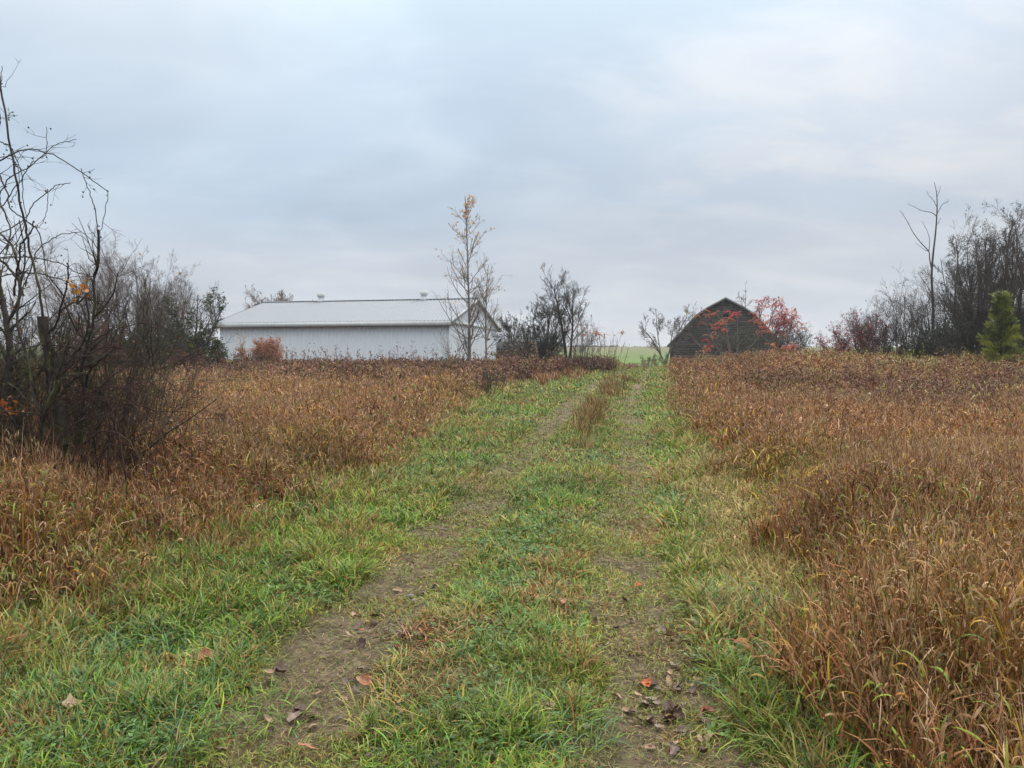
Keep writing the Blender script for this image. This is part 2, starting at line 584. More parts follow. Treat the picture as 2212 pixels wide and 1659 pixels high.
def build_brown():
    rng = np.random.default_rng(21)
    acc = Acc()
    bands = [(1.3, 4.0, 4300, 5, 0.0095, 0.13), (4.0, 7.0, 3600, 4, 0.0105, 0.14), (7, 11, 2100, 3, 0.013, 0.155), (11, 18, 1050, 3, 0.016, 0.17),
             (18, 28, 400, 2, 0.024, 0.20), (28, 42, 110, 2, 0.036, 0.26), (42, 72, 24, 2, 0.055, 0.34)]
    for y0, y1, dens, K, w0, l0 in bands:
        x, y = scatter(rng, y0, y1, dens)
        o, h = height_field(x, y)
        ok = (o > -0.05) & (rng.random(len(x)) < sst(-0.05, 0.7, o) + 0.12)
        x, y, o, h = x[ok], y[ok], o[ok], h[ok]
        n = len(x)
        t = rng.random(n) ** 0.75
        t = np.where(rng.random(n) < 0.1, 0.0, t)
        z = terrain(x, y) + h * t * 0.92
        az = rng.random(n) * 2 * pi
        L = l0 * (0.55 + 0.9 * rng.random(n)) * (1.25 - 0.5 * t)
        el0 = np.radians(50 + 38 * rng.random(n))
        bend = np.radians(np.where(rng.random(n) < 0.78, 50 + 160 * rng.random(n), 5 + 45 * rng.random(n)))
        low = rng.random(n) < 0.25
        L = np.where(low, L * 0.6, L)
        w = w0 * 0.95 * (0.4 + 1.0 * rng.random(n) ** 1.3)
        c = pick(rng, P_BROWN, W_BROWN, n, 0.3)
        patch = fbm(x, y, 3.0, 40)[:, None]
        olive = (sst(0.5, 0.68, fbm(x, y, 2.6, 43)) * 0.8 * sst(0, 1.5, 14 - y) + 0.1)[:, None] * (0.4 + 0.6 * (1 - t))[:, None]
        tan = (0.55 * sst(0.50, 0.72, fbm(x, y, 4.5, 48)))[:, None] * (rng.random((n, 1)) < 0.6)
        c = c * (1 - tan) + np.array([0.33, 0.23, 0.125]) * (0.6 + 0.7 * rng.random((n, 1))) * tan
        c = c * (1 - olive) + np.array([0.17, 0.14, 0.032]) * olive
        c = c * (0.58 + 0.80 * patch) * (0.75 + 0.5 * fbm(x, y, 0.5, 41)[:, None])
        # yellow blades in loose drifts, greener blades low down and near the edge
        oc = (rng.random(n) < 0.05 + 0.26 * sst(0.55, 0.8, fbm(x, y, 1.2, 44)))
        c[oc] = pick(rng, P_OCHRE, [4, 3, 4, 1], int(oc.sum()))
        gr = rng.random(n) < (0.20 * (1 - t) + 0.55 * np.exp(-np.maximum(o, 0) / 0.45) * (1 - 0.6 * t) + 0.35 * sst(0.55, 0.72, fbm(x, y, 1.8, 47)) * (1 - 0.5 * t))
        c[gr] = pick(rng, P_GREEN + P_OLIVE, [3, 3, 2, 3, 2, 4, 4, 3, 2, 2], int(gr.sum()))
        dry_tip = (rng.random(n) < 0.5)[:, None]
        cb = np.where(dry_tip, c * 1.25 + 0.01, c * 0.95)
        blades(acc, np.stack([x, y, z], -1), az, L, el0, bend, w, K, c, cb, twist=rng.normal(0, 0.9, n), sway=rng.normal(0, 0.6, n), pw=1.3)
        # standing stems
        x, y = scatter(rng, y0, y1, dens * 0.10)
        o, h = height_field(x, y)
        ok = o > 0.1
        x, y, h = x[ok], y[ok], h[ok]
        n = len(x)
        c = pick(rng, P_BROWN, [30, 30, 22, 6, 10, 5, 6], n)
        blades(acc, np.stack([x, y, terrain(x, y) - 0.02], -1), rng.random(n) * 2 * pi, h * (0.9 + 0.5 * rng.random(n)), np.radians(72 + 16 * rng.random(n)),
               np.radians(rng.random(n) * 30), w0 * 0.5 * np.ones(n), 2 if K < 4 else 3, c, c * 1.1)
        if y1 <= 18:
            sh = rng.random(n) < 0.30
            rep3 = 5
            m3 = int(sh.sum()) * rep3
            hx_ = np.repeat(x[sh], rep3) + rng.normal(0, 0.008, m3)
            hy_ = np.repeat(y[sh], rep3) + rng.normal(0, 0.008, m3)
            hz_ = terrain(hx_, hy_) + np.repeat(h[sh], rep3) * (0.95 + 0.22 * rng.random(m3))
            cc = pick(rng, [(0.30, 0.20, 0.11), (0.40, 0.29, 0.17), (0.18, 0.095, 0.05)], [2, 1, 2], m3)
            blades(acc, np.stack([hx_, hy_, hz_], -1), rng.random(m3) * 2 * pi, np.full(m3, 0.05), np.radians(50 + 35 * rng.random(m3)), np.radians(20 * rng.random(m3)), np.full(m3, w0 * 0.45), 2, cc, cc)
        # tufts where several long leaves leave one point (foreground only)
        if y1 <= 18:
            m = int(n * 0.20)
            sel = rng.choice(n, m, replace=False)
            rep = 7
            bx_ = np.repeat(x[sel], rep) + rng.normal(0, 0.02, m * rep)
            by_ = np.repeat(y[sel], rep) + rng.normal(0, 0.02, m * rep)
            hh = np.repeat(h[sel], rep)
            cc = np.repeat(pick(rng, P_BROWN + P_OCHRE, [20, 22, 14, 5, 6, 5, 3, 4, 3, 5, 1], m), rep, 0) * (0.75 + 0.5 * rng.random((m * rep, 1)))
            nn = m * rep
            blades(acc, np.stack([bx_, by_, terrain(bx_, by_)], -1), rng.random(nn) * 2 * pi, hh * (0.6 + 0.55 * rng.random(nn)),
                   np.radians(68 + 20 * rng.random(nn)), np.radians(20 + 90 * rng.random(nn)), w0 * (0.7 + 0.7 * rng.random(nn)), K, cc * 0.9, cc * 1.15,
                   twist=rng.normal(0, 0.5, nn), sway=rng.normal(0, 0.3, nn), pw=2.0)
    # broad gold and lime leaves standing out of the brown
    for k in range(150):
        y_ = rng.uniform(3.2, 15)
        if rng.random() < 0.72:
            x_ = float(redge(y_)) + 0.35 + rng.random() ** 1.3 * 4.5
        else:
            x_ = float(ledge(y_)) - 0.4 - rng.random() * 5
        if abs(x_) > 0.72 * y_ + 0.5:
            continue
        m = int(rng.integers(3, 10))
        x = x_ + rng.normal(0, 0.07, m)
        y = y_ + rng.normal(0, 0.07, m)
        h_ = 0.35 + 0.25 * rng.random()
        z = terrain(x, y) + h_ * (0.2 + 0.6 * rng.random(m))
        c = pick(rng, [(0.62, 0.36, 0.02), (0.55, 0.42, 0.05), (0.36, 0.36, 0.05), (0.22, 0.30, 0.05)], [2, 2, 3, 2] if k % 3 else [5, 3, 1, 0], m, 0.2)
        blades(acc, np.stack([x, y, z], -1), rng.random(m) * 2 * pi, 0.12 + 0.14 * rng.random(m), np.radians(55 + 30 * rng.random(m)), np.radians(10 + 60 * rng.random(m)), (0.009 + 0.0006 * y_) * (0.6 + 0.6 * rng.random(m)), 4, c, c * 1.05, twist=rng.normal(0, 0.5, m))
    o = new_obj('dry_grass', acc.mesh('dry_grass'), M_DRY)
    tag(o, 'knee-high rust brown dry grass covering the fields on both sides of the track', 'grass', kind='stuff')

SPOTS = [(0.88, 17.4, 0.45, 1.3), (1.45, 21.5, 0.35, 1.0), (1.75, 24, 0.35, 0.9), (3.95, 35.5, 0.5, 2.2), (1.75, 11.0, 0.28, 0.35), (5.75, 35, 0.4, 2.2), (4.1, 26.5, 0.3, 1.3), (1.55, 9.4, 0.2, 0.3), (-0.05, 10.8, 0.25, 0.4)]

def build_green():
    rng = np.random.default_rng(22)
    acc = Acc()
    bands = [(1.6, 4.0, 9000, 4, 0.0038), (4.0, 7.0, 6000, 3, 0.0048), (7, 11, 3000, 3, 0.007), (11, 18, 1300, 2, 0.011),
             (18, 30, 450, 2, 0.018), (30, 48, 170, 2, 0.03), (48, 80, 170, 1, 0.045)]
    for y0, y1, dens, K, w0 in bands:
        nmax = int((y1 - y0) * dens * 10)
        yy = np.sqrt(rng.random(nmax) * (y1 ** 2 - y0 ** 2) + y0 ** 2)
        a = ledge(yy) - 1.0
        b = redge(yy) + 0.9
        wmax = 10.0
        keep = rng.random(nmax) < (b - a) / wmax
        y = yy[keep]
        a, b = a[keep], b[keep]
        x = a + (b - a) * rng.random(len(y))
        inw = np.abs(x) < 0.72 * y + 0.8
        x, y = x[inw], y[inw]
        n = len(x)
        dl = np.abs(x - rutl(y))
        dr = np.abs(x - rutr(y))
        d = np.minimum(dl, dr)
        wr = 0.33 + 0.25 * (fbm(x, y, 0.9, 60) - 0.5) + 0.10 * np.exp(-y / 6)
        rut = 1 - sst(wr * 0.55, wr * 1.25, d)
        mid = (x > rutl(y)) & (x < rutr(y)) & (d > 0.4)
        outl = ledge(y) - x
        outr = x - redge(y)
        near_ = 1 - sst(4.0, 6.5, y)
        bare = sst(0.58, 0.67, fbm(x, y, 0.8, 63) + 0.06 * np.where(dl < dr, 1, 0) * (y < 5.5) + 0.06 * near_ - 0.02 * (y > 8))
        for (sx_, sy_, rx_, ry_) in SPOTS:
            bare = np.maximum(bare, 1.35 * np.exp(-((x - sx_) / rx_) ** 2 - ((y - sy_) / ry_) ** 2) * (0.5 + fbm(x, y, 0.5, 65)))
        bare = np.clip(bare, 0, 1)
        # probability to keep
        near = 1 - sst(4.5, 8.0, y)
        p = 1 - rut * (0.05 + 0.22 * near + 0.66 * bare)
        p = p * (1 - 0.75 * sst(0.60, 0.72, fbm(x, y, 0.4, 64)) * (y < 9))
        p = p * np.where(np.maximum(outl, outr) > 0, np.exp(-np.maximum(outl, outr) / 0.5), 1)
        ok = rng.random(n) < p
        x, y, rut, mid, outl, outr, d = (q[ok] for q in (x, y, rut, mid, outl, outr, d))
        n = len(x)
        clump = fbm(x, y, 0.45, 66)
        verge = (1 - rut) * np.where(mid, 0.55, 1.0)
        h = 0.018 + 0.035 * rng.random(n) + 0.02 * sst(6, 10, y) * rng.random(n) + verge * (0.02 + 0.17 * clump ** 1.8 * (0.3 + 0.9 * rng.random(n)))
        nr = np.exp(-np.maximum(-np.maximum(outl, outr), 0) / 0.35)
        h = h + 0.16 * nr * rng.random(n)
        tuft = sst(0.60, 0.74, fbm(x, y, 0.55, 69)) * (rut < 0.3)
        h = h + 0.11 * tuft * rng.random(n)
        lying = rng.random(n) < 0.5
        el0 = np.where(lying, np.radians(15 + 35 * rng.random(n)), np.radians(45 + 42 * rng.random(n)))
        bend = np.radians(15 + 75 * rng.random(n))
        w = w0 * (0.7 + 0.8 * rng.random(n)) * (1 + 0.5 * verge)
        c = pick(rng, P_GREEN, W_GREEN, n, 0.3)
        blue = rng.random(n) < (0.10 + 0.45 * sst(0.50, 0.66, fbm(x, y, 1.6, 72))) * (rut < 0.5)
        c[blue] = pick(rng, P_BLUEG, [3, 2, 3], int(blue.sum()))
        bright = (rng.random(n) < 0.55 * sst(0.52, 0.70, fbm(x, y, 1.1, 75)) * (rut < 0.4))
        c[bright] = pick(rng, [(0.10, 0.20, 0.025), (0.14, 0.24, 0.04)], [2, 1], int(bright.sum()))
        ol = rng.random(n) < np.clip((0.42 - 0.22 * sst(6, 11, y)) * rut + 0.22 + 0.35 * sst(0.5, 0.7, fbm(x, y, 1.0, 78)) * (1 - rut), 0, 1)
        c[ol] = pick(rng, P_OLIVE, [3, 3, 2, 2, 2], int(ol.sum()))
        br = rng.random(n) < np.where(mid, 0.12 + 0.50 * sst(0.50, 0.64, fbm(x, y, 0.9, 81)), 0.14 + 0.25 * nr + 0.40 * sst(0.54, 0.68, fbm(x, y, 0.6, 82)))
        c[br] = pick(rng, P_STRAW + P_BROWN[:3], [2, 2, 2, 2, 2, 1], int(br.sum()))
        # right verge runs to straw between 6 and 11 m
        st = rng.random(n) < 0.72 * (1 - sst(0.1, 0.9, -outr)) * sst(3.8, 5.2, y) * (1 - sst(10, 14, y))
        c[st] = pick(rng, P_STRAW, [2, 2, 2], int(st.sum()))
        c = c * ((0.85 + 0.5 * fbm(x, y, 2.0, 84)) * (0.68 + 0.78 * fbm(x, y, 0.35, 85)))[:, None] * np.array([0.96, 0.98, 0.84])
        z = gz(x, y)
        lf = 1.0 + 0.6 * sst(18, 45, y)
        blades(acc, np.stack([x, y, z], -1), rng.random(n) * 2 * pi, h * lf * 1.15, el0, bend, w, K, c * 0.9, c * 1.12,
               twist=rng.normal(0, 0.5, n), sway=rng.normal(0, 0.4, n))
    # dead stalks and clippings lying on the earth
    for y0, y1, n, w_, l_ in ((1.6, 4, 26000, 0.0032, 0.035), (4, 7, 24000, 0.0045, 0.042), (7, 12, 22000, 0.008, 0.06), (12, 24, 14000, 0.014, 0.10)):
        y = np.sqrt(rng.random(n) * (y1 ** 2 - y0 ** 2) + y0 ** 2)
        a_ = ledge(y) + 0.2
        x = a_ + (redge(y) - 0.1 - a_) * rng.random(n)
        c = pick(rng, [(0.30, 0.23, 0.13), (0.20, 0.13, 0.07), (0.10, 0.065, 0.04), (0.19, 0.19, 0.06), (0.13, 0.15, 0.04)], [3, 3, 3, 4, 3], n, 0.35)
        blades(acc, np.stack([x, y, gz(x, y) + 0.003 + 0.008 * rng.random(n)], -1), rng.random(n) * 2 * pi, l_ * (0.5 + 1.0 * rng.random(n)), np.radians(25 * rng.random(n)), np.radians(35 * rng.random(n)),
               w_ * (0.6 + 0.8 * rng.random(n)), 2, c, c * 1.1, twist=rng.normal(0, 0.5, n), sway=rng.normal(0, 0.6, n))
    # clover and small broad leaves among the turf
    for k in range(70):
        y_ = rng.uniform(2.6, 9)
        x_ = rng.choice([rng.uniform(float(ledge(y_)), float(rutl(y_)) - 0.45), float(cen(y_)) + rng.normal(0, 0.15), float(rutr(y_)) + rng.uniform(0.4, 0.9)])
        m = int(rng.integers(25, 90))
        rr_ = rng.uniform(0.06, 0.22)
        x = x_ + rng.normal(0, rr_, m)
        y = y_ + rng.normal(0, rr_, m)
        pz = gz(x, y) + rng.uniform(0.015, 0.06, m)
        for q in range(3):
            an = rng.random() + q * 2.09 + rng.normal(0, 0.2, m)
            sz = 0.008 + 0.006 * rng.random(m) + 0.0007 * y
            c_ = np.stack([x, y, pz], -1)
            d_ = np.stack([np.cos(an), np.sin(an), rng.normal(0.1, 0.25, m)], -1) * sz[:, None] * 1.7
            e_ = np.stack([-np.sin(an), np.cos(an), rng.normal(0, 0.2, m)], -1) * sz[:, None] * 0.75
            v = np.stack([c_, c_ + d_ * 0.6 + e_, c_ + d_, c_ + d_ * 0.6 - e_], 1).reshape(-1, 3)
            f = (np.arange(m) * 4)[:, None] + np.arange(4)[None]
            cc = np.repeat(pick(rng, [(0.07, 0.15, 0.035), (0.11, 0.20, 0.05), (0.05, 0.10, 0.03)], [2, 2, 2], m), 4, 0)
            acc.add(v, f, cc)
    # long leaves of verge tufts
    def tufts(cx_, cy_, n_, R, Lm, pal, wts, w, elr=(20, 75)):
        R = R * 1.35
        Lm = Lm * 0.62
        w = w * 0.8
        n_ = int(n_ * 1.3)
        r = R * np.sqrt(rng.random(n_))
        a = rng.random(n_) * 2 * pi
        x = cx_ + r * np.cos(a)
        y = cy_ + r * np.sin(a)
        c = pick(rng, pal, wts, n_, 0.3)
        az = a + rng.normal(0, 1.8, n_)
        blades(acc, np.stack([x, y, gz(x, y)], -1), az, Lm * (0.5 + 0.7 * rng.random(n_)), np.radians(elr[0] + (elr[1] - elr[0]) * rng.random(n_)),
               np.radians(30 + 70 * rng.random(n_)), w * (0.7 + 0.6 * rng.random(n_)), 4, c * 0.9, c * 1.15, sway=rng.normal(0, 0.3, n_))
    for ux, uy, n_, R, Lm, kind in [
            (300, 1400, 260, 0.22, 0.34, 'b'), (360, 1360, 160, 0.16, 0.30, 'g'), (740, 1250, 200, 0.16, 0.24, 'y'), (560, 1230, 160, 0.2, 0.26, 'b'),
            (160, 1500, 200, 0.25, 0.24, 'g'), (60, 1560, 220, 0.3, 0.24, 'g'), (480, 1560, 180, 0.25, 0.2, 'g'), (250, 1620, 200, 0.25, 0.24, 'b'),
            (1080, 1330, 180, 0.14, 0.28, 'g'), (1150, 1370, 200, 0.14, 0.24, 'l'), (1120, 1440, 160, 0.15, 0.2, 'g'), (980, 1350, 160, 0.13, 0.24, 'o'),
            (1190, 1140, 140, 0.14, 0.2, 'l'), (1100, 1210, 140, 0.2, 0.2, 'o'), (920, 1390, 120, 0.12, 0.22, 'r'), (870, 1560, 160, 0.2, 0.25, 'o'),
            (1180, 1590, 240, 0.22, 0.26, 'b'), (1000, 1620, 200, 0.25, 0.22, 'g'), (1640, 1340, 220, 0.2, 0.36, 'b'), (1600, 1420, 160, 0.2, 0.3, 'g'),
            (1500, 1190, 160, 0.2, 0.2, 'g'), (1560, 1100, 120, 0.2, 0.25, 's'), (1690, 1500, 200, 0.2, 0.4, 'b'), (1850, 1530, 240, 0.25, 0.45, 'g'),
            (1740, 1600, 180, 0.2, 0.4, 'g'), (2150, 1640, 160, 0.15, 0.5, 'g'), (1560, 1010, 260, 0.3, 0.42, 'g'), (1740, 1010, 320, 0.4, 0.45, 'w'),
            (950, 1000, 300, 0.5, 0.32, 'b'), (900, 1060, 300, 0.5, 0.32, 'b'), (1010, 970, 300, 0.5, 0.34, 'b'), (860, 1110, 260, 0.4, 0.3, 'g'),
            (1080, 900, 260, 0.7, 0.35, 'b'), (1130, 870, 240, 0.7, 0.35, 'g'), (1400, 900, 240, 0.35, 0.3, 'l'), (1405, 870, 240, 0.45, 0.3, 'l'),
            (1395, 950, 200, 0.3, 0.22, 'g')]:
        D = 1.6 * F / (uy - 772)
        P = {'b': (P_BLUEG + P_GREEN, [4, 3, 4, 2, 2, 2, 1, 1]), 'g': (P_GREEN, W_GREEN), 'l': ([(0.09, 0.19, 0.03), (0.12, 0.22, 0.04)], [1, 1]),
             'y': ([(0.13, 0.17, 0.03), (0.20, 0.19, 0.04), (0.09, 0.14, 0.03)], [1, 1, 1]), 'o': (P_OCHRE + P_STRAW + P_OLIVE, [2, 1, 3, 0, 2, 2, 2, 2, 2, 2, 1, 2]),
             'r': (P_BROWN, W_BROWN), 's': (P_STRAW + P_OLIVE, [2, 2, 2, 1, 1, 1, 1, 1]), 'w': ([(0.20, 0.27, 0.17), (0.26, 0.32, 0.21), (0.13, 0.19, 0.09)], [1, 1, 1])}[kind]
        tufts(X(ux, D), D, n_, R, Lm, P[0], P[1], 0.005 + 0.0009 * D)
    # upright rusty tufts of the middle strip
    for (cx_, cy_, n_, R, h_) in [(cen(19.5) - 0.1, 19.5, 700, 0.5, 0.55), (cen(18) - 0.15, 18.0, 500, 0.4, 0.42), (cen(21.5), 21.5, 500, 0.45, 0.45), (cen(16) - 0.1, 15.6, 350, 0.4, 0.3),
                                  (cen(13.5), 13.5, 300, 0.4, 0.22), (cen(31), 31, 600, 0.7, 0.5), (cen(34), 34.5, 500, 0.8, 0.5), (cen(28), 27.5, 400, 0.6, 0.4),
                                  (cen(40), 40, 400, 1.0, 0.4), (3.3, 43, 700, 1.2, 0.6), (1.3, 38.5, 900, 1.0, 0.65), (2.2, 40.5, 500, 1.0, 0.5)]:
        n_ = int(n_ * 0.62)
        sub = rng.normal(0, 1, (9, 2)) * np.array([0.42 * R, 1.5 * R])
        q = rng.integers(0, 9, n_)
        x = cx_ + sub[q, 0] * 0.5 + rng.normal(0, 0.10, n_)
        y = cy_ + sub[q, 1] + rng.normal(0, 0.2, n_)
        h_ = h_ * (0.55 + 0.6 * rng.random(9))[q]
        c = pick(rng, [(0.25, 0.125, 0.04), (0.18, 0.085, 0.032), (0.30, 0.19, 0.07), (0.17, 0.14, 0.045), (0.09, 0.13, 0.035)], [3, 3, 2, 3, 3], n_)
        if cy_ > 37 and cx_ < 4:
            c = pick(rng, P_BROWN, W_BROWN, n_)
        blades(acc, np.stack([x, y, gz(x, y)], -1), rng.random(n_) * 2 * pi, h_ * (0.5 + 0.7 * rng.random(n_)), np.radians(62 + 26 * rng.random(n_)),
               np.radians(10 + 50 * rng.random(n_)), (0.006 + 0.0006 * cy_) * np.ones(n_), 3, c * 0.9, c * 1.1)
    o = new_obj('grass', acc.mesh('grass'), M_GRASS)
    tag(o, 'short wet green grass growing along the track and its verges', 'grass', kind='stuff')

def build_weeds():
    """dead goldenrod and dock, dense rust-brown band in front of barns and trees"""
    rng = np.random.default_rng(23)
    acc = Acc()
    def field(n, fx, y0, y1, mask, h0, h1, pal, wts, ws):
        y = np.sqrt(rng.random(n) * (y1 ** 2 - y0 ** 2) + y0 ** 2)
        x = fx[0] * y + (fx[1] - fx[0]) * y * rng.random(n)
        ok = mask(x, y)
        x, y = x[ok], y[ok]
        n = len(x)
        hn = fbm(x, y, 3.0, 90)
        h = (h0 + (h1 - h0) * rng.random(n) ** 1.5) * (0.55 + 0.85 * hn)
        z = terrain(x, y)
        lean = np.radians(78 + 12 * rng.random(n))
        az = rng.random(n) * 2 * pi
        c = pick(rng, pal, wts, n, 0.3)
        c = c * (0.45 + 1.1 * fbm(x, y, 2.6, 93))[:, None]
        wv = ws * (0.5 + y / 45.0)
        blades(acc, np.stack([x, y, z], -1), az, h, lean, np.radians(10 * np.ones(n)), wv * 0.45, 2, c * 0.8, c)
        rep = 8
        t = 0.25 + 0.75 * rng.random((n, rep)) ** 0.6
        X_ = (x[:, None] + np.cos(lean)[:, None] * np.cos(az)[:, None] * h[:, None] * t).ravel() + rng.normal(0, 0.035, n * rep)
        Y_ = (y[:, None] + np.cos(lean)[:, None] * np.sin(az)[:, None] * h[:, None] * t).ravel()
        Z_ = (z[:, None] + np.sin(lean)[:, None] * h[:, None] * t).ravel() - 0.02
        m = n * rep
        top = (t.ravel() > 0.8)
        L = np.where(top, 0.10, 0.15) * (0.6 + 0.8 * rng.random(m))
        cc = np.repeat(c, rep, 0) * (0.8 + 0.4 * rng.random((m, 1)))
        blades(acc, np.stack([X_, Y_, Z_], -1), rng.random(m) * 2 * pi, L * 1.25, np.radians(30 + 58 * rng.random(m)), np.radians(20 + 80 * rng.random(m)),
               np.repeat(wv, rep) * (0.7 + 0.6 * rng.random(m)), 2, cc, cc * 1.1, twist=rng.normal(0, 0.8, m))
    RED = [(0.115, 0.048, 0.030), (0.16, 0.070, 0.042), (0.085, 0.040, 0.030), (0.20, 0.11, 0.06), (0.22, 0.19, 0.045)]
    left = lambda x, y: (x < ledge(y) - 0.3) & (x > -30)
    right = lambda x, y: (x > redge(y) + 0.4)
    # left band up to the barn wall
    field(21000, (-0.70, 0.16), 32, 54, lambda x, y: left(x, y) & (y > 32 + 5 * fbm(x, y, 6, 5)), 0.40, 0.95, RED, [30, 26, 14, 16, 6], 0.045)
    field(4500, (-0.02, 0.155), 38, 58, left, 0.5, 1.15, RED, [34, 26, 20, 10, 6], 0.045)
    field(1600, (-0.70, 0.12), 26, 34, left, 0.4, 1.0, RED, [20, 26, 10, 16, 12], 0.035)
    # right bank
    field(30000, (0.12, 0.74), 21, 58, lambda x, y: right(x, y) & (y > 21 + 8 * fbm(x, y, 6, 8)), 0.50, 1.05,
          [(0.25, 0.115, 0.046), (0.19, 0.078, 0.036), (0.29, 0.17, 0.062), (0.28, 0.23, 0.055), (0.12, 0.055, 0.034)], [30, 30, 12, 8, 16], 0.028)
    field(6500, (0.30, 0.74), 13.5, 26, lambda x, y: right(x, y) & (x > 7.0) & (fbm(x, y, 4, 9) > 0.42), 0.5, 1.05,
          [(0.13, 0.055, 0.035), (0.10, 0.042, 0.028), (0.18, 0.10, 0.05), (0.20, 0.18, 0.045)], [28, 28, 14, 8], 0.024)
    # a few taller spires break the skyline of the band
    field(800, (-0.60, 0.15), 36, 52, left, 0.9, 1.9, RED, [30, 26, 14, 4, 1], 0.035)
    field(420, (0.14, 0.74), 24, 56, right, 0.8, 1.6, RED, [30, 26, 14, 8, 3], 0.03)
    # scattered dark docks and green-yellow plants in the fields
    field(900, (-0.72, 0.72), 9, 30, lambda x, y: left(x, y) | right(x, y), 0.5, 0.95, [(0.075, 0.035, 0.024), (0.13, 0.06, 0.035), (0.19, 0.17, 0.04)], [3, 3, 2], 0.022)
    o = new_obj('dead_weeds', acc.mesh('dead_weeds'), M_DRY)
    tag(o, 'waist-high dark rust-brown dead weeds massed in front of barns and trees', 'weeds', kind='stuff')
    # living goldenrod: yellow-green drifts
    acc = Acc()
    YG = [(0.24, 0.24, 0.045), (0.17, 0.20, 0.04), (0.30, 0.27, 0.05), (0.12, 0.15, 0.04)]
    def drift(cx_, cy_, R, n, h):
        r = R * np.sqrt(rng.random(n))
        a = rng.random(n) * 2 * pi
        x = cx_ + r * np.cos(a)
        y = cy_ + r * np.sin(a) * 0.5
        hh = h * (0.6 + 0.5 * rng.random(n))
        rep = 12
        t = 0.4 + 0.6 * rng.random(n * rep)
        m = n * rep
        xx = np.repeat(x, rep) + rng.normal(0, 0.04, m)
        yy = np.repeat(y, rep) + rng.normal(0, 0.04, m)
        zz = terrain(xx, yy) + np.repeat(hh, rep) * t
        cc = pick(rng, YG, [3, 3, 1, 3], m, 0.3)
        blades(acc, np.stack([xx, yy, zz], -1), rng.random(m) * 2 * pi, 0.14 * (0.6 + 0.7 * rng.random(m)), np.radians(10 + 60 * rng.random(m)),
               np.radians(20 + 60 * rng.random(m)), (0.012 + cy_ * 0.0007) * np.ones(m), 2, cc, cc * 1.1)
        cs = pick(rng, [(0.10, 0.09, 0.03)], [1], n)
        blades(acc, np.stack([x, y, terrain(x, y)], -1), a, hh, np.radians(80 + 8 * rng.random(n)), np.zeros(n) + 0.1, np.full(n, 0.012), 2, cs, cs)
    for k in range(70):
        Dk = rng.uniform(24, 46)
        drift(X(rng.uniform(1480, 2212), Dk), Dk, rng.uniform(0.4, 1.6), int(rng.integers(4, 16)), rng.uniform(0.75, 1.1))
    for ux, uy, D, R, n, h in [(1520, 790, 52, 0.7, 10, 1.5), (1545, 810, 44, 1.2, 8, 1.1), (1622, 800, 43, 0.6, 8, 1.3), (1695, 812, 37, 1.4, 40, 1.0), (1740, 815, 36, 1.6, 30, 0.95), (1800, 800, 38, 2, 26, 1.1),
                           (1870, 800, 36, 2, 26, 1.1), (1960, 815, 31, 1.5, 30, 1.0), (1990, 820, 30, 1.2, 26, 0.9), (2080, 790, 34, 2, 26, 1.15), (2150, 820, 28, 1.3, 20, 1.0), (2030, 775, 37, 2.0, 24, 1.3),
                           (1930, 775, 40, 2, 24, 1.3), (1140, 795, 44, 0.9, 20, 0.9), (1085, 785, 44, 1.0, 20, 1.2), (1250, 800, 42, 1.2, 8, 0.9), (1330, 790, 52, 0.8, 24, 1.4), (900, 795, 45, 2.5, 20, 0.9),
                           (820, 790, 46, 2.5, 22, 1.0), (640, 790, 47, 2.5, 22, 0.9), (500, 800, 44, 2, 14, 0.8), (1195, 775, 49, 1.0, 14, 1.2), (520, 860, 25, 0.5, 8, 0.85), (540, 880, 21, 0.4, 8, 0.8), (450, 870, 22, 0.8, 8, 0.8),
                           (1830, 870, 18, 0.7, 8, 0.8), (2000, 850, 21, 0.9, 12, 0.8), (1900, 890, 15, 0.5, 7, 0.8)]:
        drift(X(ux, D), D, R, n, h)
    o = new_obj('goldenrod', acc.mesh('goldenrod'), M_GRASS)
    tag(o, 'yellow-green goldenrod drifts showing among the brown weeds', 'weeds', kind='stuff')

# ------------------------------------------------------------------ wood
def tubes(acc, p0, p1, r0, r1, sides=3, c=None):
    n = len(p0)
    if n == 0:
        return
    p0 = np.asarray(p0, float)
    p1 = np.asarray(p1, float)
    d = p1 - p0
    l = np.linalg.norm(d, axis=1, keepdims=True) + 1e-9
    d = d / l
    p1 = p1 + d * np.minimum(l * 0.06, np.asarray(r1)[:, None])
    ref = np.where(np.abs(d[:, 2:3]) > 0.9, np.array([[1.0, 0, 0]]), np.array([[0, 0, 1.0]]))
    a = np.cross(d, ref)
    a /= np.linalg.norm(a, axis=1, keepdims=True) + 1e-9
    b = np.cross(d, a)
    ang = np.arange(sides) / sides * 2 * pi
    ring = np.cos(ang)[None, :, None] * a[:, None] + np.sin(ang)[None, :, None] * b[:, None]
    v0 = p0[:, None] + ring * np.asarray(r0)[:, None, None]
    v1 = p1[:, None] + ring * np.asarray(r1)[:, None, None]
    v = np.concatenate([v0, v1], 1).reshape(-1, 3)
    base = (np.arange(n) * 2 * sides)[:, None, None]
    q = np.array([(i, (i + 1) % sides, sides + (i + 1) % sides, sides + i) for i in range(sides)])[None]
    acc.add(v, (base + q).reshape(-1, 4), c)

def unit(v):
    return v / (np.linalg.norm(v, axis=-1, keepdims=True) + 1e-9)

